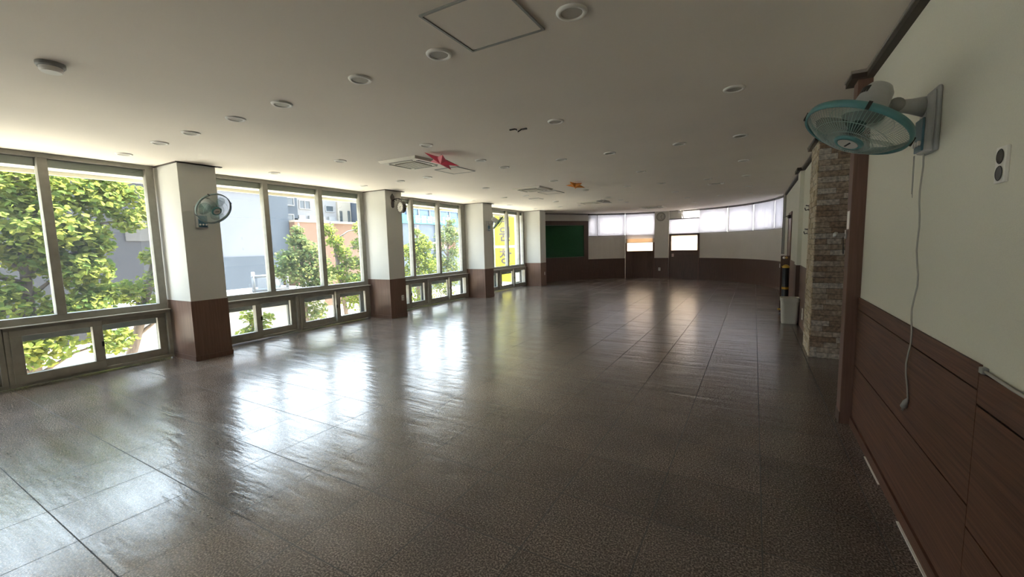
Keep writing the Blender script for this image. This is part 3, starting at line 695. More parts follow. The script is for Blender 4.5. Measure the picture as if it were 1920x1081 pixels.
# ------------------------------------------------------------ wall fans
def wall_fan(C, nrm, rad, plate, ptop, pbot, outward, arm_z, label, detail=True, spin=.3):
    """C guard centre, nrm axis, plate = wall point, outward = unit vector off the wall"""
    C = Vector(C); nrm = Vector(nrm).normalized(); out = Vector(outward); side = Vector((0, 0, 1)).cross(out)
    t = thing('wall_fan', label, 'fan', (plate[0], plate[1], pbot), 'wall mounted fans')
    P = Vector((plate[0], plate[1], 0))
    Mw = Matrix.Translation(P) @ Matrix((side, out, Vector((0, 0, 1)))).transposed().to_4x4()
    hh = ptop-pbot
    m = MB(); wv = .075
    m.box(-wv-.012, wv+.012, 0, .018, pbot, ptop, Mw)
    m.hexa([Mw @ Vector(p) for p in ((-wv, .018, pbot), (wv, .018, pbot), (wv, .018, ptop-.01), (-wv, .018, ptop-.01))],
           [Mw @ Vector(p) for p in ((-wv*.85, .052, pbot+.005), (wv*.85, .052, pbot+.005), (wv*.7, .046, ptop-.04), (-wv*.7, .046, ptop-.04))])
    br = m.build('wall_bracket', 'fan_grey', t, bevel=.01)
    m = MB().box(-wv*.78, wv*.78, .050, .060, pbot+.01, pbot+hh*.55, Mw); m.build('control_panel', 'fan_blue', br, bevel=.004)
    m = MB()
    for k in range(3): m.lathe([(.012, 0), (.012, .012), (.001, .013)], frame_to(Mw @ Vector((-.04+.04*k, .058, pbot+.05)), out), 12)
    m.build('button', 'white_plastic', br)
    M = frame_to(C, nrm)
    piv = C - nrm*.10 + Vector((0, 0, 0))
    a0 = Mw @ Vector((0, .04, arm_z)); hd = C - nrm*.13
    d = (hd-a0); a1 = a0 + d*.55; a1.z = arm_z + .01
    MB().tube([a0, a0.lerp(a1, .5), a1], [.05, .036, .028], 12).build('arm', 'fan_grey', t)
    MB().tube([a1, a1.lerp(hd, .5), hd], [.026, .022, .024], 10).lathe([(.001, -.036), (.034, -.034), (.034, .034), (.001, .036)], frame_to(a1, side), 16).build('tilt_joint', 'grey_plastic', t)
    mh = MB().lathe([(.052, -.035), (.072, -.05), (.078, -.08), (.072, -.15), (.066, -.205), (.05, -.232), (.001, -.238)], M, 24).build('motor_housing', 'fan_grey', t, smooth=True)
    m = MB()
    for k in range(5):
        a = 1.2 + k*.16; q = M @ Matrix.Rotation(a, 4, 'Z')
        m.box(.066, .071, -.004, .004, -.20, -.165, q)
    m.build('vent', 'black_plastic', mh)
    # guards
    W = .0015 if detail else .0018; nr = 80 if detail else 30
    m = MB()
    def prof(s, front):   # s 0..1 from hub to rim
        r = .05 + (rad-.05)*s
        return r, (.075*(1-s**2.6) if front else -.05*(1-s**3)) 
    for front in (True, False):
        g = MB()
        for k in range(nr):
            a = 2*PI*k/nr; pts = []
            for i in range(6):
                s = i/5; r, zz = prof(s, front); aa = a + (0.0 if front else .3*s)
                pts.append(M @ Vector((r*math.cos(aa), r*math.sin(aa), zz)))
            g.tube(pts, W, 3, False)
        for s in ((.28, .62) if front else (.5,)):
            r, zz = prof(s, front); g.ring(M @ Matrix.Translation((0, 0, zz)), r, W*1.2, 40, 4)
        g.build('front_guard' if front else 'rear_guard', 'wire_pale', t)
    MB().lathe([(rad-.004, .016), (rad+.006, .018), (rad+.009, 0), (rad+.006, -.018), (rad-.004, -.020), (rad-.004, .016)], M, 64, False, False).build('rim_band', 'fan_teal' if C.x > 0 else 'fan_rim', t, smooth=True)
    for k in range(4): B(rad+.004, rad+.013, -.008, .008, -.02, .02, M @ Matrix.Rotation(k*PI/2+.5, 4, 'Z')).build('rim_clip', 'black_plastic', t)
    hb = MB().lathe([(.066, .070), (.068, .078), (.060, .086), (.048, .088), (.046, .082)], M, 32, True, True).build('hub_ring', 'fan_teal', t, smooth=True)
    MB().lathe([(.047, .080), (.045, .088), (.001, .089)], M, 32).build('badge', 'badge', hb)
    MB().box(-.026, .026, -.004, .004, .0885, .0905, M @ Matrix.Rotation(.2, 4, 'Z')).build('badge_mark', 'black_plastic', hb)
    MB().lathe([(.001, .05), (.03, .045), (.036, .0), (.03, -.03)], M, 24).build('blade_hub', 'blade_teal', t, smooth=True)
    for k in range(3):
        m = MB(); q = M @ Matrix.Rotation(spin + k*2*PI/3, 4, 'Z'); rows = []
        for i in range(7):
            s = i/6; r = .03 + (rad*.86-.03)*s; wd = .018 + .34*rad*2*math.sin(min(1, s*1.15)*PI*.5)**.8*(1 if s < .85 else 1-(s-.85)*2.2)
            row = []
            for j in range(7):
                u = j/6-.5; ang = u*wd/r if r > .05 else u*wd/.05
                row.append(m.bm.verts.new(q @ Vector((r*math.cos(ang+.25*s), r*math.sin(ang+.25*s), .03*u*2*(1-.3*s) + .006))))
            rows.append(row)
        for a, b in zip(rows, rows[1:]):
            for j in range(6): m.bm.faces.new((a[j], a[j+1], b[j+1], b[j]))
        m.build('blade', 'blade_teal', t, smooth=True)
    return t, Mw
f1, Mw1 = wall_fan((.441, 2.843, 2.155), (-.423, -.214, -.881), .23, (XR, 2.985), 2.33, 2.015, (-1, 0, 0), 2.25, 'large teal and grey wall fan facing the floor on the right wall')
# its mains cord and pull strings
random.seed(5)
cpts = [(XR-.03, 3.0, 2.02)]
for i in range(1, 22):
    z = 2.02 - i*.0625
    cpts.append((XR-.022+.004*math.sin(i*1.3), 3.02 + .022*math.sin(i*.45) + .012*math.sin(i*1.1), z))
pc = MB().tube(cpts, .0040, 6).build('power_cord', 'cable_grey', f1)
e = cpts[-1]
m = MB().tube([e, (e[0]-.005, e[1]+.01, e[2]-.02), (e[0]-.008, e[1]+.03, e[2]-.055)], [.007, .013, .016], 10); m.build('plug', 'grey_plastic', pc)
m = MB()
for dy in (-.009, .009): m.tube([(e[0]-.008, e[1]+.03+dy, e[2]-.052), (e[0]-.010, e[1]+.042+dy, e[2]-.082)], .0025, 6)
m.build('pin', 'steel', pc)
for dy, z in ((.06, 1.80), (.075, 1.82)):
    MB().tube([(XR-.05, 3.0+dy, 2.02), (XR-.048, 3.0+dy, z)], .0014, 5).build('pull_string', 'grey_plastic', f1)
wall_fan((-6.786, 3.201, 2.23), (.849, .067, -.524), .23, (XC, 3.17), 2.29, 1.965, (1, 0, 0), 2.22, 'teal wall fan on the nearest white column, facing into the hall', True, .9)
wall_fan((-6.85, 11.12, 2.30), (.66, .38, -.64), .23, (XC, 10.93), 2.35, 2.05, (1, 0, 0), 2.28, 'teal wall fan on the third column, seen edge-on against the yellow sign', False, .5)

# ------------------------------------------------------------ clocks
t = thing('bracket_clock', 'double-sided station clock on a black scroll bracket, second column', 'clock', (XC, 7.03, 2.5))
m = MB()
out = [(.0, -.16), (.022, -.14), (.026, -.06), (.02, .0), (.035, .05), (.032, .09), (.0, .15), (-.032, .09), (-.035, .05), (-.02, 0), (-.026, -.06), (-.022, -.14)]
m.prism([(1.7*a, b*1.05) for a, b in out], 0, .014, frame_to(Vector((XC, 7.03, 2.67)), (1, 0, 0)))
m.build('wall_plate', 'dark_metal', t, bevel=.003)
CC = Vector((-6.845, 7.03, 2.505))
m = MB()
m.tube([(XC+.01, 7.03, 2.665), (XC+.08, 7.03, 2.70), (XC+.18, 7.03, 2.705), (XC+.255, 7.03, 2.685), (CC.x, 7.03, CC.z+.125)], .009)
for cx_, cz_, r_, s_ in ((XC+.075, 2.655, .035, 0), (XC+.14, 2.675, .028, 2), (XC+.205, 2.68, .024, 4)):
    m.tube([(cx_ + r_*(1-.08*k)*math.cos(s_+k*.55), 7.03, cz_ + r_*(1-.08*k)*math.sin(s_+k*.55)) for k in range(11)], .006, 6)
m.build('scroll_arm', 'dark_metal', t)
rot = math.radians(-12)
MC = Matrix.Translation(CC) @ Matrix.Rotation(rot, 4, 'Z') @ Matrix.Rotation(PI/2, 4, 'X')     # local +Z -> -Y
MB().lathe([(.118, -.045), (.128, -.04), (.130, 0), (.128, .04), (.118, .045), (.108, .046), (.106, .038)], MC, 48, True, True).build('case', 'clock_rim', t, smooth=False)
for sgn in (1, -1):
    Q = MC if sgn == 1 else MC @ Matrix.Rotation(PI, 4, 'Y')
    fc = MB().lathe([(.107, .036), (.106, .040), (.001, .040)], Q, 40).build('dial', 'clock_face', t)
    m = MB()
    for k in range(12): m.box(-.004, .004, .080, .098, .040, .042, Q @ Matrix.Rotation(k*PI/6, 4, 'Z'))
    m.build('hour_mark', 'black_plastic', fc)
    MB().box(-.005, .005, -.015, .055, .042, .044, Q @ Matrix.Rotation(PI, 4, 'Z')).build('hand', 'black_plastic', fc)
    MB().box(-.004, .004, -.015, .045, .044, .046, Q @ Matrix.Rotation(-1.2, 4, 'Z')).build('hand', 'black_plastic', fc)
# plain clock on the far pier
x, y = ap(91.1, -.10); nx = Vector((CX-x, CY-y, 0)).normalized()
t = thing('wall_clock', 'round grey wall clock high on the pier between the far doors', 'clock', (x, y, 2.67))
MC = frame_to(Vector((x, y, 2.67)), nx)
MB().lathe([(.185, 0), (.19, .02), (.175, .04), (.155, .035), (.15, .02)], MC, 40).build('case', 'far_clock_rim', t, smooth=False)
fc = MB().lathe([(.152, .018), (.150, .022), (.001, .022)], MC, 40).build('dial', 'far_clock_face', t)
m = MB()
for k in range(12): m.box(-.006, .006, .115, .138, .022, .024, MC @ Matrix.Rotation(k*PI/6, 4, 'Z'))
m.build('hour_mark', 'dark_metal', fc)
MB().box(-.007, .007, -.01, .08, .024, .026, MC @ Matrix.Rotation(-.75, 4, 'Z')).build('hand', 'dark_metal', fc)
MB().box(-.005, .005, -.01, .115, .026, .028, MC @ Matrix.Rotation(-2.6, 4, 'Z')).build('hand', 'dark_metal', fc)

# ------------------------------------------------------------ sockets, hooks, bin, post
def outlet(c, nrm, label, w_=.07, h_=.12, holes=2, dark=False):
    c = Vector(c); M = frame_to(c, nrm)
    t = thing('wall_socket', label, 'socket', c, 'wall sockets')
    MB().box(-w_/2, w_/2, -h_/2, h_/2, 0, .012, M).build('plate', 'white_plastic', t, bevel=.003)
    for k in range(holes):
        yy = (k-(holes-1)/2)*h_*.46; r = min(w_*.40, h_*.21)
        MB().lathe([(r, .0125), (r*.92, .014), (r*.86, .0125), (.001, .012)], M @ Matrix.Translation((0, yy, .001)), 24, False).build('receptacle', 'black_plastic' if dark else 'grey_plastic', t)
outlet((XR, 2.236, 1.846), (-1, 0, 0), 'white double wall socket with two dark round holes on the near right wall', .075, .13, 2, True)
outlet((XC+.006, 7.19, .44), (1, 0, 0), 'white socket low on the second column under the clock')
outlet((XC+.006, 14.93, .47), (1, 0, 0), 'white socket low on the column beside the notice board')
x, y = ap(91.6, -.114)
outlet((x, y, .40), (CX-x, CY-y, 0), 'white socket low on the pier between the far doors', .085, .135)
outlet((XR-.012, 8.75, .29), (-1, 0, 0), 'white socket low on the right wall behind the brick pillar', .07, .2)
x, y = ap(4.5, -.014)
outlet((x, y, .76), (CX-x, CY-y, 0), 'white socket on the brown wainscot in the far right corner', .07, .12)
for z, lab in ((2.10, 'upper'), (1.71, 'lower')):
    t = thing('wall_hook', '%s black metal hook on the wall just behind the brick pillar' % lab, 'hook', (XR, 8.62, z), 'black wall hooks')
    B(XR-.008, XR, 8.60, 8.64, z-.05, z+.05).build('plate', 'black_plastic', t)
    MB().tube([(XR-.008, 8.62, z-.03), (XR-.05, 8.62, z-.04), (XR-.06, 8.62, z-.0)], .008, 8).tube([(XR-.008, 8.62, z+.03), (XR-.05, 8.62, z+.04)], .008, 8).build('hook', 'black_plastic', t)
t = thing('cable_channel', 'grey cable clipped along the top of the near right panelling', 'cable', (XR, 2.2, 1.08))
MB().tube([(XR-.010, 2.215, 1.085), (XR-.012, 2.0, 1.079), (XR-.012, 1.0, 1.079), (XR-.012, -1, 1.079)], .006, 8).build('cable', 'cable_grey', t)
B(XR-.02, XR, 2.205, 2.235, 1.074, 1.098).build('cable_clip', 'grey_plastic', t, bevel=.003)

t = thing('waste_bin', 'grey plastic waste bin standing against the right wall', 'bin', (.615, 9.45, 0))
def rrect(w_, d_, r_, n_=5):
    pts = []
    for cx_, cy_, a0 in ((w_/2-r_, d_/2-r_, 0), (-w_/2+r_, d_/2-r_, PI/2), (-w_/2+r_, -d_/2+r_, PI), (w_/2-r_, -d_/2+r_, 1.5*PI)):
        for k in range(n_): a = a0 + k*PI/2/(n_-1); pts.append((cx_+r_*math.cos(a), cy_+r_*math.sin(a)))
    return pts
m = MB(); rows = []
for z, w_, d_ in ((0, .245, .215), (.02, .255, .225), (.42, .295, .265), (.425, .31, .28), (.485, .315, .285), (.492, .305, .275), (.485, .295, .265), (.06, .24, .21)):
    rows.append([m.bm.verts.new((.615+px, 9.45+py, z)) for px, py in rrect(w_, d_, .05)])
for a, b in zip(rows, rows[1:]):
    for k in range(len(a)): m.bm.faces.new((a[k], a[(k+1) % len(a)], b[(k+1) % len(a)], b[k]))
m.bm.faces.new(rows[0][::-1]); m.bm.faces.new(rows[-1])
m.build('bin_body', 'bin_grey', t)
m = MB().box(.55, .70, 9.296, 9.306, .40, .43)
for k in range(4): m.box(.56+.035*k, .575+.035*k, 9.296, 9.306, .375, .405)
m.build('handle_lip', 'bin_grey', t)
t = thing('guard_post', 'black cylindrical post with yellow cap and band behind the bin', 'post', (.60, 10.55, 0))
MB().lathe([(.058, .02), (.06, .03), (.06, .99), (.055, 1.0)], Matrix.Translation((.592, 10.55, 0)), 24).build('tube', 'black_plastic', t, smooth=False)
MB().lathe([(.066, .985), (.066, 1.02), (.03, 1.05), (.001, 1.055)], Matrix.Translation((.592, 10.55, 0)), 24).box(.515, .56, 10.52, 10.56, 1.005, 1.02).build('cap', 'yellow_plastic', t)
MB().lathe([(.0615, .535), (.0625, .54), (.0625, .575), (.0615, .58)], Matrix.Translation((.592, 10.55, 0)), 24, False, False).build('band', 'yellow_plastic', t)
MB().lathe([(.10, 0), (.10, .02), (.06, .035)], Matrix.Translation((.592, 10.55, 0)), 24).build('base', 'black_plastic', t)
B(.47, .54, 10.53, 10.57, .09, .115).build('foot_tab', 'yellow_plastic', t)
t = thing('wooden_panel', 'narrow dark brown wooden upright with two round knobs behind the guard post', 'panel', (.58, 10.68, 0))
B(.500, .665, 10.66, 10.70, 0, 1.235).build('board', 'wood_dark', t, bevel=.004)
for x_, mt in ((.555, 'white_plastic'), (.60, 'brass')): MB().lathe([(.008, 0), (.008, .015), (.024, .025), (.026, .04), (.001, .052)], frame_to(Vector((x_, 10.66, 1.195)), (0, -1, 0)), 16).build('knob', mt, t, smooth=True)

# ------------------------------------------------------------ street outside
ZG = -2.95
struct(B(-90, 60, -70, 120, ZG-.3, ZG).build('street', 'asphalt'), 'sunlit pale street below the windows', 'street')
struct(B(-15.5, -10.0, -70, 120, ZG, ZG+.12).build('sidewalk', 'pavement'), 'pale pavement strip under the trees', 'pavement')
def windows(par, x, rects, fr='win_white', gl='win_dark', depth=.08):
    for y0, y1, z0, z1 in rects:
        m = MB(); e_ = .07
        m.box(x, x+depth, y0, y1, z0, z0+e_).box(x, x+depth, y0, y1, z1-e_, z1).box(x, x+depth, y0, y0+e_, z0+e_, z1-e_).box(x, x+depth, y1-e_, y1, z0+e_, z1-e_)
        if y1-y0 > .9: m.box(x, x+depth, (y0+y1)/2-.035, (y0+y1)/2+.035, z0+e_, z1-e_)
        f = m.build('window', fr, par); B(x+.005, x+.02, y0+e_, y1-e_, z0+e_, z1-e_).build('pane', gl, f)
t = thing('dark_building', 'dark grey concrete building behind the nearest trees', 'building', (-33, 4, ZG))
B(-40, -30, -26, 14.2, ZG, 7.4).build('wall', 'facade_dark', t)
B(-30, -29.9, 9.6, 12.9, 2.35, 3.8).build('wall_patch', 'facade_patch', t)
windows(t, -30, ((-3, -1, 2.5, 4.2), (1.5, 3.4, 2.5, 4.2)), 'facade_patch')
t = thing('pale_building', 'building with a blank pale wall above a blue-grey base', 'building', (-33, 16, ZG))
B(-40, -30, 14.2, 17.4, 1.28, 7.6).build('upper_wall', 'facade_pale', t)
B(-40, -29.95, 14.2, 18.3, ZG, 1.28).build('base_wall', 'facade_blue', t)
B(-40, -30.6, 17.4, 19.5, 1.28, 7.6).build('side_wall', 'facade_blue', t)
B(-30.2, -29.85, 14.2, 17.4, 5.6, 5.8).build('cornice', 'facade_blue', t)
t = thing('beige_apartments', 'grey beige apartment block with small white windows', 'building', (-36, 21, ZG))
B(-44, -34.5, 21.4, 26.8, ZG, 7.9).build('wall', 'facade_beige', t)
B(-36, -34.25, 21.6, 22.7, ZG, 8.2).build('stair_tower', 'facade_blue', t)
B(-34.5, -34.25, 22.0, 26.8, 4.0, 4.35).build('ledge', 'win_white', t)
windows(t, -34.5, ((23.0, 24.1, 5.2, 6.0), (25.6, 26.5, 5.1, 5.7)))
windows(t, -34.25, ((21.7, 22.3, 4.0, 4.7), (21.7, 22.4, 5.4, 6.1), (21.7, 22.3, 6.6, 7.3)))
m = MB()
for k in range(4): m.box(-34.5, -34.26, 22.8+k*1.0, 23.4+k*1.0, 4.35, 4.65)
m.build('air_unit', 'win_white', t)
t = thing('cream_building', 'cream rendered building with two tall narrow windows', 'building', (-36, 28, ZG))
B(-44, -34.3, 26.82, 28.3, ZG, 8.2).build('wall', 'facade_cream', t)
windows(t, -34.3, ((27.0, 27.25, 4.2, 5.25), (27.9, 28.15, 4.2, 5.3)), 'win_dark')
t = thing('orange_building', 'low orange brick building behind the street trees', 'building', (-31, 22, ZG))
B(-34, -30, 19.55, 23.0, ZG, 3.75).build('wall', 'facade_brick', t)
B(-34.2, -30.4, 23.0, 28.2, ZG, 3.85).build('side_wall', 'facade_brick', t)
B(-34.2, -29.9, 19.53, 28.25, 3.75, 3.9).build('coping', 'facade_cream', t)
windows(t, -30.4, ((21.9+1.2, 22.5+1.2, -.4, .5), (26, 27, -2, -.6)))
windows(t, -30, ((20, 21, -2.2, -.8),))
t = thing('glass_building', 'blue glass-fronted building with shop signs', 'building', (-33, 35, ZG))
B(-42, -30, 28.4, 40.3, ZG, 8.0).build('wall', 'facade_slate', t)
B(-30, -29.9, 28.6, 40.2, 4.85, 6.4).build('window_band', 'facade_glass', t)
B(-30, -29.82, 28.5, 40.3, 6.4, 6.75).build('cornice', 'facade_pale', t)
m = MB()
for k in range(7): m.box(-29.92, -29.80, 29.6+k*1.68, 29.72+k*1.68, 4.85, 6.4)
m.build('mullion', 'win_white', t)
m = MB(); m.box(-29.95, -29.82, 35.6, 35.74, -1.0, 4.0); m.build('downpipe', 'win_white', t)
RX = Matrix(((0, 0, 1, 0), (1, 0, 0, 0), (0, 1, 0, 0), (0, 0, 0, 1)))   # text plane facing +X, reading along +Y
def sign(name, label, x, y0, y1, z0, z1, mtl, texts):
    t = thing(name, label, 'sign', (x, (y0+y1)/2, z0), 'shop signs across the street')
    B(x-.12, x, y0, y1, z0, z1).build('panel', mtl, t)
    for body, yc, zc, sz, mm, sx_ in texts: lettering(body, Matrix.Translation((x+.006, yc, zc)) @ RX, sz, mm, t, sx=sx_)
    return t
sign('window_lettering', 'row of pale letters across the glass band of the blue building', -29.68, 29.0, 40.0, 5.45, 6.35, 'facade_glass', (('개강 국어 수학 영어 학원', 34.6, 5.9, .86, 'letter_pale', 1.0),))
sign('cyan_sign', 'long cyan sign band on the blue glass building', -29.68, 28.8, 40.1, 4.02, 4.84, 'sign_cyan', (('비 동물센터 내과', 34.5, 4.43, .82, 'letter_pale', 1.2),))
t = sign('red_white_sign', 'white and red shop sign with small red letters', -29.68, 34.6, 38.7, 1.33, 2.15, 'sign_white', (('동물병원', 36.0, 1.9, .44, 'letter_red', 1.25), ('진료예약', 36.0, 1.55, .32, 'letter_red', 1.5)))
B(-29.70, -29.665, 37.3, 38.72, 1.32, 2.16).build('red_block', 'sign_red', t)
sign('blue_sign', 'blue shop sign with white letters low on the glass building', -29.68, 34.6, 39.2, -1.25, -.55, 'sign_blue', (('부동산', 36.2, -.95, .5, 'sign_white', 1.3),))
t = thing('pale_tower', 'pale end building far along the street beyond the yellow sign', 'building', (-34, 50, ZG))
B(-42, -30, 41, 66, ZG, 9).build('wall', 'facade_cream', t)
windows(t, -30, tuple((43+3*k, 44.6+3*k, z, z+1.3) for k in range(6) for z in (-1.5, 1.5, 4.5)))
# projecting yellow sign on our own facade
t = thing('yellow_sign', 'tall yellow projecting sign with grey letters outside the fourth window', 'sign', (-8.9, 15.0, .4))
B(-9.42, -8.46, 15.0, 15.25, 1.60, 3.08).build('panel', 'sign_yellow', t)
B(-9.42, -8.46, 15.0, 15.25, .10, 1.50).build('panel', 'sign_yellow', t)
m = MB().box(-9.46, -9.42, 14.98, 15.27, .05, 3.12).box(-8.46, -8.40, 14.98, 15.27, .05, 3.12).box(-9.42, -8.46, 14.98, 15.27, 1.50, 1.60).box(-8.44, -7.9, 15.08, 15.16, 1.0, 1.08).box(-8.44, -7.9, 15.08, 15.16, 2.5, 2.58).box(-9.46, -8.4, 14.98, 15.27, .0, .1)
m.build('sign_frame', 'grey_plastic', t)
RY = Matrix(((1, 0, 0, 0), (0, 0, -1, 0), (0, 1, 0, 0), (0, 0, 0, 1)))   # text facing -Y
lettering('학', Matrix.Translation((-8.93, 14.994, 2.66)) @ RY, .66, 'letter_grey', t)
lettering('원', Matrix.Translation((-8.93, 14.994, 2.02)) @ RY, .66, 'letter_grey', t)
lettering('창', Matrix.Translation((-8.93, 14.994, 1.10)) @ RY, .66, 'letter_grey', t)
# kiosk roof with white railing
t = thing('kiosk', 'low flat-roofed street kiosk with pale walls', 'kiosk', (-15.5, 7.6, ZG))
B(-17.5, -14.4, 4.6, 10.4, ZG, .02).build('wall', 'kiosk_wall', t)
B(-17.7, -14.2, 4.4, 10.6, .02, .14).build('roof', 'facade_pale', t)
t = thing('roof_railing', 'white pipe railing standing on the kiosk roof', 'railing', (-15, 8.7, .14))
m = MB()
for y in (8.10, 8.62): m.tube([(-15, y, .14), (-15, y, .9 if y < 8.2 else .74)], .055, 8)
for z in (.26, .74): m.tube([(-15, 8.05, z), (-15, 9.35, z-.03)], .05, 8)
m.tube([(-15, 9.32, .14), (-15, 9.32, .72)], .05, 8)
m.build('pipe', 'win_white', t)
t = thing('roof_air_unit', 'white outdoor air unit on the kiosk roof beside the railing', 'air unit', (-15.4, 9.0, .14))
B(-15.9, -15.3, 8.72, 9.26, .14, .66).build('cabinet', 'win_white', t, bevel=.02)
MB().lathe([(.2, 0), (.2, .02), (.04, .03)], frame_to(Vector((-15.3, 9.0, .4)), (1, 0, 0)), 20).build('fan_grille', 'grey_plastic', t)

# trees
def leafmesh(clumps, size, seed, flat=.75):
    rnd = random.Random(seed); m = MB()
    for cx, cy, cz, r, n_ in clumps:
        for _ in range(int(n_*1.9)):
            while True:
                v = Vector((rnd.uniform(-1, 1), rnd.uniform(-1, 1), rnd.uniform(-1, 1)))
                if v.length <= 1: break
            v *= (.45+.55*v.length)
            p = Vector((cx+v.x*r, cy+v.y*r, cz+v.z*r*flat))
            s = size*rnd.uniform(.6, 1.25)
            nrm = Vector((rnd.gauss(.25, .5), rnd.gauss(0, .5), rnd.gauss(.75, .4)))
            if nrm.length < .1: nrm = Vector((0, 0, 1))
            M = frame_to(p, nrm) @ Matrix.Rotation(rnd.uniform(0, 2*PI), 4, 'Z')
            P = [M @ Vector(q) for q in ((0, -s*.55, 0), (s*.42, -s*.1, s*.12), (s*.30, s*.35, s*.10), (0, s*.6, 0), (-s*.30, s*.35, s*.10), (-s*.42, -s*.1, s*.12))]
            vs = [m.bm.verts.new(q) for q in P]
            m.bm.faces.new((vs[0], vs[1], vs[2], vs[3])); m.bm.faces.new((vs[0], vs[3], vs[4], vs[5]))
    return m
def tree(label, base, top, clumps, size, seed, leaf='leaf', r0=.13):
    t = thing('street_tree', label, 'tree', (base[0], base[1], ZG), 'street trees')
    rnd = random.Random(seed); b0 = Vector((base[0], base[1], ZG)); tp = Vector(top); mid = b0.lerp(tp, .5) + Vector((rnd.uniform(-.15, .15), rnd.uniform(-.2, .2), 0))
    MB().tube([b0, mid, tp], [r0, r0*.75, r0*.3], 8).build('trunk', 'bark', t)
    m = MB()
    for cx, cy, cz, r, n_ in clumps:
        k = min(.92, max(.28, (cz-.5-ZG)/(tp.z-ZG)))
        s = b0.lerp(mid, k*2) if k < .5 else mid.lerp(tp, (k-.5)*2)
        c = Vector((cx, cy, cz)); m.tube([s, s.lerp(c, .5)+Vector((0, 0, .12)), c], [r0*.35, r0*.22, .012], 6)
    m.build('branches', 'bark', t)
    leafmesh(clumps, size, seed).build('foliage', leaf, t)
    return t
tree('dense sunlit tree filling the window nearest the viewer', (-12.2, 2.2), (-12.2, 2.4, 3.4),
     [(-12.0, .9, 2.2, .9, 500), (-12.2, 1.9, 2.9, .85, 620), (-12.0, 2.7, 3.0, .75, 520), (-12.0, 3.4, 2.75, .5, 280), (-11.8, 2.5, 2.2, .75, 560), (-12.2, 3.2, 2.05, .55, 380),
      (-12.4, 1.7, 1.8, .8, 560), (-12.0, 3.05, 1.3, .55, 420), (-12.2, 1.9, .8, .7, 480), (-12.0, 2.95, .5, .6, 380), (-11.9, 2.3, -.1, .6, 330), (-12.2, 1.2, .2, .7, 380),
      (-12.0, 4.0, 2.9, .34, 110), (-12.0, 3.9, 2.35, .35, 120), (-12.3, .2, 3.0, .8, 380), (-12.4, .0, 1.0, .9, 420), (-12.0, 3.4, -.25, .45, 170), (-12.2, 2.6, 1.6, .55, 380), (-12.2, 3.35, .75, .4, 190), (-12.0, 1.5, -.2, .6, 300), (-12.1, 3.6, 3.1, .4, 200), (-12.1, .6, 1.6, .7, 380), (-12, 3.35, 1.75, .3, 120)], .115, 11)
tree('slender leaning tree beside the nearest column', (-12.6, 3.2), (-12.3, 4.9, 3.2),
     [(-12.3, 4.75, 2.35, .42, 200), (-12.3, 4.85, 1.8, .4, 190), (-12.3, 4.75, 1.2, .4, 170), (-12.3, 4.5, .95, .45, 170), (-12.4, 4.3, .35, .4, 130), (-12.3, 4.95, 2.9, .42, 170), (-12.4, 3.9, .75, .4, 120), (-12.3, 4.4, 1.55, .28, 90), (-12.3, 4.35, 2.6, .3, 110), (-12.3, 4.9, .2, .5, 170)], .11, 12)
tree('conical tree in front of the orange building', (-13.2, 8.75), (-13.0, 8.6, 2.5),
     [(-13.0, 8.55, 2.25, .22, 80), (-13.0, 8.5, 1.95, .34, 170), (-13.0, 8.75, 1.6, .5, 280), (-13.0, 8.15, 1.35, .42, 180), (-13.0, 9.0, 1.15, .6, 330), (-13.0, 8.4, .9, .6, 330), (-13.0, 9.2, .55, .6, 330), (-13.0, 8.8, .1, .6, 300), (-13.0, 7.75, .95, .28, 90), (-13.0, 9.0, -.5, .5, 180)], .095, 13, 'leaf_blue', .10)
tree('loose tree left of the clock column', (-13.5, 10.9), (-13.1, 9.9, 2.6),
     [(-13.1, 9.75, 2.3, .32, 130), (-13.1, 10.0, 1.9, .34, 150), (-13.1, 10.3, 1.5, .36, 160), (-13.2, 10.55, 1.1, .4, 180), (-13.2, 9.95, .75, .42, 190), (-13.2, 10.6, .45, .5, 240), (-13.2, 11.15, 1.05, .42, 210), (-13.2, 11.2, 1.75, .36, 150), (-13.2, 11.35, 2.4, .4, 160), (-13.2, 11.2, .4, .5, 220), (-13.2, 10.9, -.3, .6, 260), (-13.2, 11.9, 1.4, .6, 260)], .095, 14, 'leaf', .10)
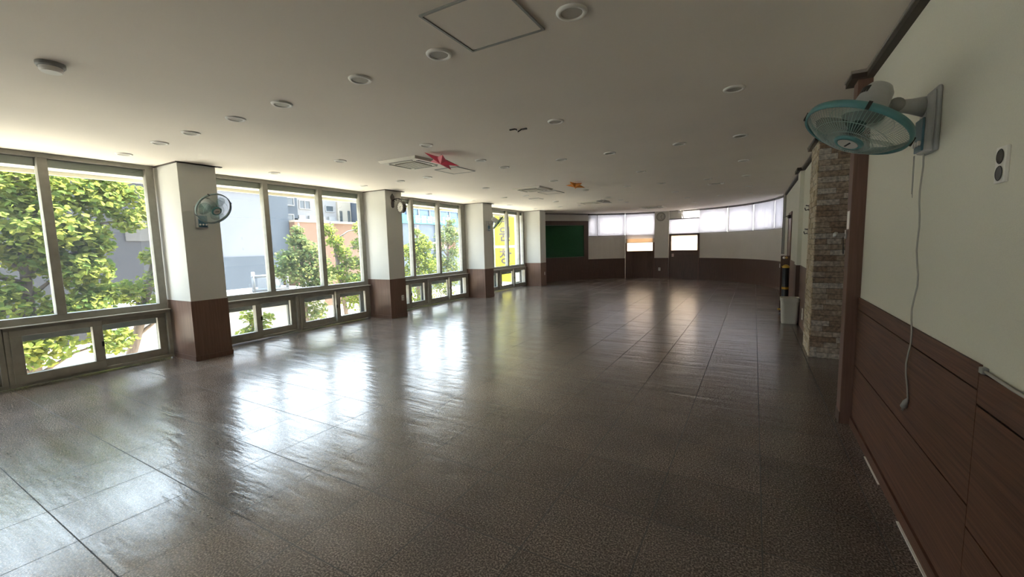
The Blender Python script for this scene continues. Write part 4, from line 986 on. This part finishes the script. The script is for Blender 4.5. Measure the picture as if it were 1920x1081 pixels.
tree('light green tree in front of the blue building', (-13.4, 14.5), (-13.2, 14.5, 2.6),
     [(-13.2, 14.35, 2.3, .25, 90), (-13.2, 14.75, 2.0, .3, 110), (-13.2, 14.4, 1.75, .42, 210), (-13.2, 14.8, 1.25, .45, 230), (-13.2, 14.2, 1.1, .5, 240), (-13.2, 14.9, .7, .5, 240), (-13.2, 14.3, .4, .55, 260), (-13.2, 15.2, .3, .4, 150), (-13.2, 14.6, -.3, .5, 220), (-13.2, 13.6, .6, .5, 190), (-13.2, 13.5, 1.45, .4, 120), (-13.2, 15.0, 1.7, .35, 150), (-13.2, 15.4, .8, .4, 170), (-13.2, 14.1, 1.5, .45, 220), (-13.0, 14.0, -.75, .5, 200), (-13.0, 14.8, -.8, .5, 180), (-13.0, 13.2, -.4, .5, 170)], .09, 15, 'leaf', .10)
tree('taller tree in front of the red and white sign', (-13.8, 17.2), (-13.6, 17.2, 3.2),
     [(-13.6, 17.4, 2.85, .3, 120), (-13.6, 17.15, 2.4, .42, 220), (-13.6, 16.7, 2.1, .45, 220), (-13.6, 17.4, 1.9, .45, 230), (-13.6, 17.6, 1.3, .5, 240), (-13.6, 17.0, .75, .55, 250), (-13.6, 16.5, .4, .5, 200), (-13.6, 17.6, .5, .5, 200), (-13.6, 17.3, -.1, .5, 200), (-13.6, 16.3, 1.6, .4, 160), (-13.6, 16.2, 1.0, .45, 190), (-13.6, 17.7, 2.3, .4, 170), (-13.4, 16.6, -.7, .55, 200), (-13.4, 16.0, -.3, .5, 170)], .09, 16, 'leaf_blue', .10)
tree('far pale tree seen beyond the yellow sign', (-12.5, 19.6), (-12.4, 19.8, 3.4),
     [(-12.4, 19.4, 3.0, .5, 200), (-12.4, 20.1, 2.6, .5, 200), (-12.4, 19.6, 2.0, .6, 260), (-12.4, 20.3, 1.5, .6, 240), (-12.4, 19.5, 1.0, .6, 240), (-12.4, 20.2, .5, .6, 220), (-12.4, 19.5, .0, .6, 200)], .10, 17, 'leaf', .10)
tree('low leafy young tree growing in front of the kiosk wall', (-13.2, 6.9), (-13.2, 7.0, -.35),
     [(-13.2, 6.95, -.35, .28, 70), (-13.2, 7.2, -.75, .38, 130), (-13.2, 6.8, -.85, .3, 80), (-13.2, 7.45, -.45, .22, 50)], .10, 18, 'leaf', .05)
